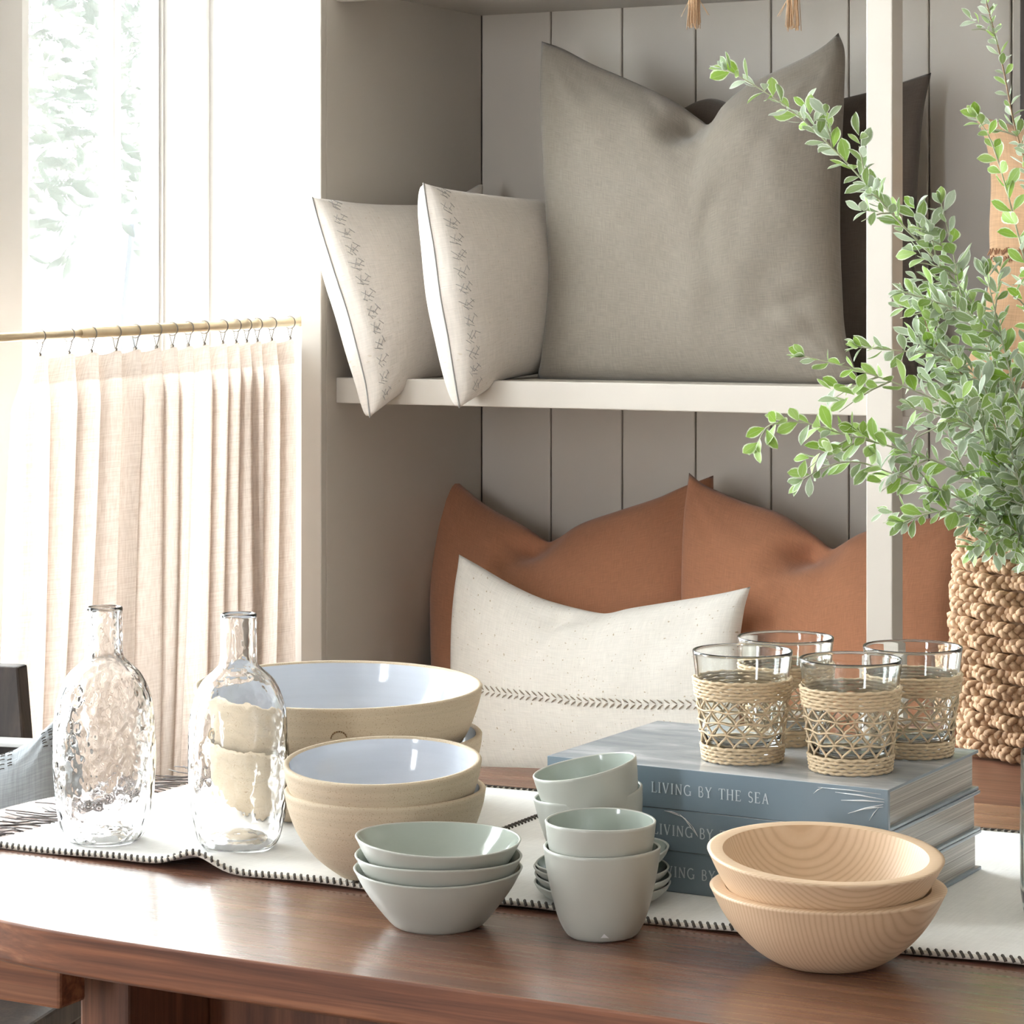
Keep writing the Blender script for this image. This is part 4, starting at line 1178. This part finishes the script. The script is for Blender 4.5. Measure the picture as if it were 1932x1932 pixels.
def branch(label, pts, seed, step=.0105, size=(.018, .032), fresh=.25, side=0, thick=.0022, t_tip=None, start=.30, dens=2):
    rnd = random.Random(seed)
    W = [rim_c + Vector((rnd.uniform(-.035, .035), rnd.uniform(-.035, .035), -.13)), rim_c + Vector((rnd.uniform(-.03, .0), rnd.uniform(-.04, .02), .0))]
    for (x, y, t) in pts: W.append(atT(x, y, t))
    path = catmull(W, 70)
    root = thing('leafy_branch', label, 'branch', W[0], group='silver-leaved branches in the basket')
    o = W[0]
    link('stem', MB().tube([p - o for p in path], [thick * (1 - .7 * k / 70) for k in range(71)], 6).mesh('stem', MAT['twig'] if fresh > .1 else MAT['twig_brown']), root)
    L = [0]
    for a, b in zip(path[:-1], path[1:]): L.append(L[-1] + (b - a).length)
    tot = L[-1]
    def at(s):
        for k in range(len(L) - 1):
            if L[k+1] >= s:
                u = (s - L[k]) / max(1e-9, L[k+1] - L[k]); return path[k].lerp(path[k+1], u), (path[k+1] - path[k]).normalized()
        return path[-1], (path[-1] - path[-2]).normalized()
    n = 0
    def put(p, d, size_k, tipk):
        nonlocal n
        up = Vector((rnd.uniform(-.6, .6), rnd.uniform(-1, .1), rnd.uniform(.1, 1))).normalized()
        f = rnd.random() < (fresh * (1.6 if tipk > .75 else .6))
        me = rnd.choice(LMF if f else LM)
        ob = bpy.data.objects.new('leaf', me); COL.objects.link(ob); ob.parent = root
        ob.matrix_local = leaf_frame(p - o, d, up, size_k); n += 1
    s = tot * start; ph = rnd.uniform(0, 6)
    while s < tot:
        p, t = at(s); k = s / tot
        a = t.orthogonal().normalized(); b = t.cross(a)
        for q in range(dens):
            ph += 2.4
            rad = a * math.cos(ph) + b * math.sin(ph)
            d = rad * rnd.uniform(.6, 1.0) + t * rnd.uniform(.35, .95) + Vector((0, 0, -.1))
            put(p + rad * .001, d, rnd.uniform(*size) * (1 if k < .9 else .85), k)
        # side shoots
        if side and rnd.random() < side and .4 < k < .92:
            rad = (a * math.cos(ph * 1.7) + b * math.sin(ph * 1.7)); sd = (rad * .8 + t * .8 + Vector((-.25 * CS, -.25 * SN, 0))).normalized(); ln = rnd.uniform(.035, .07)
            tw = [p + sd * ln * u + Vector((0, 0, -.012 * u * u)) for u in (0, .33, .66, 1)]
            link('twig', MB().tube([x - o for x in tw], [.0012, .001, .0008, .0005], 5).mesh('twig', MAT['twig']), root)
            for u in (.25, .4, .55, .7, .82, .92, 1.0):
                pp = p + sd * ln * u
                aa = sd.orthogonal().normalized(); bb = sd.cross(aa); ph += 2.4
                rr = aa * math.cos(ph) + bb * math.sin(ph)
                put(pp, rr * .8 + sd * .8, rnd.uniform(*size) * .9, k)
        s += step * 1.25
    for q in range(5):
        ph += 1.3; p, t = at(tot); a = t.orthogonal().normalized(); b = t.cross(a)
        put(p, (a * math.cos(ph) + b * math.sin(ph)) * .5 + t, rnd.uniform(*size) * .8, 1)
    return n
NL = 0
NL += branch('longest silver branch reaching up left across the large taupe pillow', [(1895, 760, 3.10), (1850, 600, 3.06), (1765, 490, 3.04), (1690, 412, 3.02), (1605, 315, 3.0), (1510, 222, 2.98), (1430, 165, 2.97), (1372, 132, 2.96)], 1, side=.30, fresh=.18, step=.0092)
NL += branch('tall brown-stemmed branch rising up the right edge of the picture', [(1985, 800, 3.2), (1985, 560, 3.2), (1955, 380, 3.18), (1915, 240, 3.16), (1893, 130, 3.15), (1868, 30, 3.14), (1842, -60, 3.13)], 2, side=.25, fresh=.08, size=(.013, .023), step=.010)
NL += branch('short upright branch with bright round leaves before the tan pillow', [(1960, 800, 3.14), (1945, 560, 3.12), (1915, 420, 3.10), (1888, 320, 3.08), (1866, 258, 3.07), (1843, 222, 3.06)], 3, side=.1, fresh=.7, size=(.019, .030), step=.013, start=.45)
NL += branch('small branch with upright tip beside the post above middle shelf', [(1900, 820, 3.08), (1860, 660, 3.05), (1815, 560, 3.03), (1797, 470, 3.02), (1776, 385, 3.01)], 4, side=.15, fresh=.12, step=.010, start=.4)
NL += branch('silver branch pointing left to the post at dark pillow height', [(1900, 800, 3.04), (1870, 660, 3.0), (1810, 590, 2.98), (1750, 565, 2.97), (1705, 552, 2.96)], 5, side=.35, fresh=.12, step=.009, start=.35)
NL += branch('silver branch spreading left just above the middle shelf', [(1890, 830, 3.02), (1850, 720, 2.99), (1780, 672, 2.97), (1700, 662, 2.96), (1620, 655, 2.95)], 6, side=.25, fresh=.15, step=.010, start=.35)
NL += branch('branch with green tip lying across the large pillow bottom corner', [(1880, 870, 2.99), (1830, 790, 2.96), (1750, 748, 2.94), (1660, 712, 2.93), (1580, 688, 2.92), (1518, 672, 2.91)], 7, side=.2, fresh=.4, size=(.018, .031), step=.012, start=.35)
NL += branch('branch with green tip curving left below the middle shelf edge', [(1870, 930, 2.98), (1800, 885, 2.95), (1700, 848, 2.93), (1600, 822, 2.92), (1520, 798, 2.91), (1455, 800, 2.90), (1430, 835, 2.90)], 8, side=.2, fresh=.5, size=(.018, .031), step=.0105, start=.35)
NL += branch('lower silver branch drooping left over the white post', [(1870, 970, 2.99), (1790, 930, 2.96), (1700, 900, 2.94), (1620, 872, 2.93), (1560, 880, 2.92), (1515, 905, 2.92)], 9, side=.2, fresh=.2, step=.010, start=.35)
NL += branch('short drooping branch hanging over the left basket rim', [(1890, 990, 2.98), (1830, 970, 2.96), (1770, 965, 2.95), (1705, 985, 2.94)], 10, side=.4, fresh=.2, step=.008, start=.3)
NL += branch('dense silver branch in the middle of the bouquet pointing up left', [(1900, 860, 3.05), (1860, 760, 3.02), (1810, 700, 3.0), (1760, 640, 2.99), (1740, 590, 2.98)], 11, side=.5, fresh=.1, step=.008, start=.3)
NL += branch('dense silver branch at the right edge beside the basket rim', [(1950, 900, 3.02), (1925, 780, 3.0), (1900, 680, 2.99), (1880, 600, 2.98), (1862, 520, 2.97)], 12, side=.5, fresh=.12, step=.008, start=.25)
NL += branch('low silver branch falling over the front of the basket', [(1930, 1010, 2.97), (1900, 990, 2.95), (1870, 1000, 2.94), (1840, 1030, 2.93)], 13, side=.4, fresh=.25, step=.007, start=.3)
NL += branch('silver branch leaning right out of the picture', [(1985, 880, 3.08), (2000, 700, 3.06), (2030, 560, 3.05), (2080, 420, 3.04)], 14, side=.3, fresh=.15, step=.010, start=.3)
NL += branch('leafy side branch filling between shelf edge and basket', [(1910, 930, 2.95), (1880, 860, 2.93), (1840, 810, 2.92), (1780, 785, 2.91), (1720, 770, 2.90)], 15, side=.5, fresh=.2, step=.008, start=.25)
NL += branch('leafy branch fanning forward over the basket centre', [(1940, 960, 2.93), (1920, 900, 2.91), (1905, 830, 2.90), (1890, 770, 2.89)], 16, side=.6, fresh=.2, step=.007, start=.2)
print('leaves', NL)

# ------------------------------------------------------------------ glass vase at the right edge
vp = atZ(2003, 1728, RZ)
v = thing('glass_vase', 'clear glass vase cut off by the right picture edge', 'vase', (vp.x, vp.y, RZ + .0004))
link('body', MB().lathe(densify([(0, 0), (.026, 0), (.030, .002), (.0325, .02), (.033, .06), (.0325, .11), (.032, .131), (.0312, .1318), (.0302, .131), (.030, .11), (.0305, .06), (.0300, .02), (.027, .010), (0, .009)]), 72).mesh('vase', MAT['green_glass'], merge=1e-6), v)

# ------------------------------------------------------------------ chair with cushion at the left
ch = atT(-128, 1300, 3.12)
chair = thing('wooden_chair', 'dark wooden chair with a pale strap behind the table end', 'chair', (ch.x, ch.y, 0), (0, 0, math.radians(14)))
def cpart(nm, a, b, mat='dark_wood', rot=None, bev=.004):
    o = link(nm, boxmesh(nm, a, b, MAT[mat], bev), chair)
    if rot: o.rotation_euler = rot
    return o
# leaning back panel, wider at the foot
ztop = 1.25 - (1266 - 540) / 5000 * 3.12
def backpanel():
    mb = MB(); vs = []
    for (z, hw, yy) in ((.44, .150, -.02), (ztop, .084, .055)):
        for sx in (-1, 1):
            for dy in (0, .028): vs.append((sx * hw, yy + dy, z))
    fs = [(0,1,3,2),(4,6,7,5),(0,2,6,4),(1,5,7,3),(0,4,5,1),(2,3,7,6)]
    return mb.add(vs, fs).mesh('backrest', MAT['dark_wood'], False, .003)
link('backrest', backpanel(), chair)
cpart('seat', (-.21, -.40, .415), (.21, 0, .445))
for sx in (-1, 1):
    cpart('leg', (sx*.185-.018, -.385, 0), (sx*.185+.018, -.349, .415)); cpart('leg', (sx*.185-.018, -.05, 0), (sx*.185+.018, -.014, .415))
cpart('strap', (-.128, -.004, .712), (.128, .034, .717), 'white', None, .001)
gc_info = cushion('grey_cushion', 'blue-grey knitted cushion with dashed stitching on the dark chair', 'cushion',
        [(-230, 1360), (-150, 1420), (-60, 1442), (20, 1428), (70, 1398), (112, 1352)],
        [(112, 1352), (122, 1430), (130, 1530), (142, 1640), (150, 1720)],
        [(-250, 1725), (-100, 1735), (50, 1735), (150, 1720)],
        [(-230, 1360), (-240, 1480), (-245, 1600), (-250, 1725)],
        [(-250, 1725, 2.27), (150, 1720, 2.34), (-230, 1360, 2.38)], .06, .03, MAT['blue_grey_knit'], seed=15)

mb = MB()
for row in range(5):
    for q in range(26):
        u = .03 + q * .0365 + row * .004; v = .05 + .028 * row + .012 * math.sin(q * 1.6 + row)
        if (q // 2) % 3: continue
        mb.tube([surf(gc_info, u, v, .001), surf(gc_info, u + .012, v + .002, .0018), surf(gc_info, u + .022, v + .003, .001)], .0006, 4)
tag(link('stitching', mb.mesh('stitching', MAT['thread_dark']), gc_info['root']), 'dashed charcoal stitching', kind='stuff')

# ------------------------------------------------------------------ outside the window
MAT['asphalt'] = plain('pale_asphalt', srgb(196, 194, 190), .9)
struct('street', 'pale street outside the window', boxmesh('street', (-40, -15, -.3), (-3.4, 40, -.2), MAT['asphalt'], 0), 'street')
MAT['bark'] = plain('bark', srgb(96, 92, 86), .9, 0, .2, 30)
MAT['tree_leaf'] = leaf_mat('tree_leaf', srgb(24, 34, 26), srgb(33, 42, 34), srgb(38, 46, 38), False)
TL = [leaf_mesh('leaf', MAT['tree_leaf'], .36, c, u, pointy=1.2) for c, u in ((.15, .2), (-.2, .3), (.3, .1))]
tp = atT(-420, 900, 7.2)
tree = thing('street_tree', 'broad-leaved tree with pale green leaves outside the window', 'tree', (tp.x, tp.y, -.2))
to = Vector((tp.x, tp.y, -.2)); rnd = random.Random(21)
link('trunk', MB().tube([(0, 0, 0), (.05, 0, 1.2), (0, .05, 2.4), (.1, 0, 3.6)], [.11, .09, .07, .04], 12).mesh('trunk', MAT['bark']), tree)
cnt = 0; extra = MB()
for bi, bp in enumerate(([(-420, -300, 7.2), (-100, -120, 7.0), (80, 20, 6.9), (200, 50, 6.9), (300, 20, 6.8)], [(-420, 0, 7.2), (-120, 60, 6.9), (60, 110, 6.8), (160, 150, 6.7), (250, 130, 6.7)],
                         [(-420, 200, 7.2), (-150, 190, 6.8), (50, 200, 6.6), (120, 280, 6.5), (160, 330, 6.5)], [(-420, 150, 7.2), (-100, 220, 7.3), (120, 230, 7.2), (240, 240, 7.1), (300, 330, 7.1)],
                         [(-420, 300, 7.2), (-120, 290, 7.0), (30, 330, 6.9), (110, 400, 6.8), (160, 450, 6.8)], [(-420, -100, 7.2), (0, -60, 7.4), (180, 0, 7.5), (280, 90, 7.4), (330, 160, 7.4)],
                         [(-420, -50, 7.2), (-60, -90, 6.7), (100, -60, 6.6), (180, -20, 6.6), (230, 60, 6.5)], [(-420, 260, 7.2), (0, 300, 7.6), (180, 330, 7.7), (260, 360, 7.6), (300, 420, 7.6)])):
    path = catmull([atT(*q) for q in bp], 40)
    link('bough', MB().tube([p - to for p in path], [.018 * (1 - k / 48) for k in range(41)], 6).mesh('bough', MAT['bark']), tree)
    for k in range(6, 41):
        if bp[0][1] is None: continue
        for q in range(3):
            p = path[k] + Vector([rnd.uniform(-.10, .10) for _ in range(3)]); d = Vector((rnd.uniform(-1, 1), rnd.uniform(-1, 1), rnd.uniform(-1, .35)))
            mt = leaf_frame(p - to, d, Vector((rnd.uniform(-1, 1), rnd.uniform(-1, 1), rnd.uniform(-1, 1))), rnd.uniform(.05, .09)); me = rnd.choice(TL)
            if q == 0:
                ob = bpy.data.objects.new('leaf', me); COL.objects.link(ob); ob.parent = tree; ob.matrix_local = mt; cnt += 1
            else:
                extra.add([mt @ v.co for v in me.vertices], [tuple(pl.vertices) for pl in me.polygons])
tag(link('foliage', extra.mesh('foliage', MAT['tree_leaf']), tree), kind='stuff')
# hedge-like foliage further back
def hedge():
    mb = MB(); rnd = random.Random(33); c = atT(150, 300, 14.6)
    for k in range(4200):
        p = Vector((rnd.gauss(0, .25), rnd.uniform(-2.2, 2.2), rnd.uniform(.35, 3.2))); d = Vector((rnd.uniform(-1,1), rnd.uniform(-1,1), rnd.uniform(-1,.5))).normalized()
        x = d.orthogonal().normalized(); s = rnd.uniform(.07, .12)
        mb.add([p, p + (d + x * .35) * s * .5, p + d * s, p + (d - x * .35) * s * .5], [(0, 1, 2, 3)], [[(.5, 0), (1, .5), (.5, 1), (0, .5)]])
    return mb, Vector((c.x, c.y, -.2))
MAT['hedge'] = leaf_mat('hedge_leaf', srgb(42, 47, 36), srgb(50, 53, 44), srgb(52, 55, 46), False)
hm, ho = hedge()
hd = thing('garden_hedge', 'pale sunlit shrubbery across the street', 'hedge', ho)
hm2 = MB()
link('trunk', hm2.tube([(0, 0, 0), (0, 0, 1.2)], .06, 8).mesh('trunk', MAT['bark']), hd)
tag(link('foliage', hm.mesh('foliage', MAT['hedge'], False), hd), kind='stuff')
# parked car
MAT['car_paint'] = plain('white_car_paint', srgb(238, 238, 240), .25, 0, .01, 5, 0, .5, .6)
MAT['car_glass'] = plain('car_glass', srgb(44, 48, 56), .4, 0, .1, 8, 0, .05)
MAT['tyre'] = plain('tyre', srgb(50, 50, 54), .8)
cp = atT(262, 560, 11.0)
car = thing('parked_car', 'white parked car on the street outside the window', 'car', (cp.x, cp.y - .2, -.2), (0, 0, math.radians(96)))
car.scale = (1.16, 1.16, 1.16)
def extr(name, prof, y0, y1, mat, bev=.03):
    n = len(prof); vs = [(x, y0, z) for x, z in prof] + [(x, y1, z) for x, z in prof]
    fs = [tuple(range(n))[::-1], tuple(range(n, 2*n))] + [(i, (i+1) % n, n + (i+1) % n, n + i) for i in range(n)]
    return link(name, MB().add(vs, fs).mesh(name, MAT[mat], False, bev), car)
extr('body', [(-2.1, .35), (2.0, .35), (2.1, .6), (2.0, .85), (1.1, 1.0), (-1.9, 1.02), (-2.1, .8)], -.85, .85, 'car_paint', .04)
extr('cabin', [(-1.7, 1.0), (1.0, .98), (.35, 1.48), (-1.2, 1.52)], -.72, .72, 'car_paint', .04)
for sy in (-.735, .715):
    extr('side_window', [(-1.17, 1.05), (-.35, 1.05), (-.35, 1.42), (-1.10, 1.44)], sy, sy + .02, 'car_glass', .004)
    extr('side_window', [(-.25, 1.05), (.75, 1.05), (.28, 1.40), (-.25, 1.42)], sy, sy + .02, 'car_glass', .004)
wheel = MB().lathe([(0, -.1), (.2, -.1), (.31, -.09), (.33, -.05), (.33, .05), (.31, .09), (.2, .1), (0, .1)], 28).mesh('wheel', MAT['tyre'])
for wx in (-1.3, 1.35):
    for wy in (-.8, .8): link('wheel', wheel, car, (wx, wy, .33), (PI / 2, 0, 0))
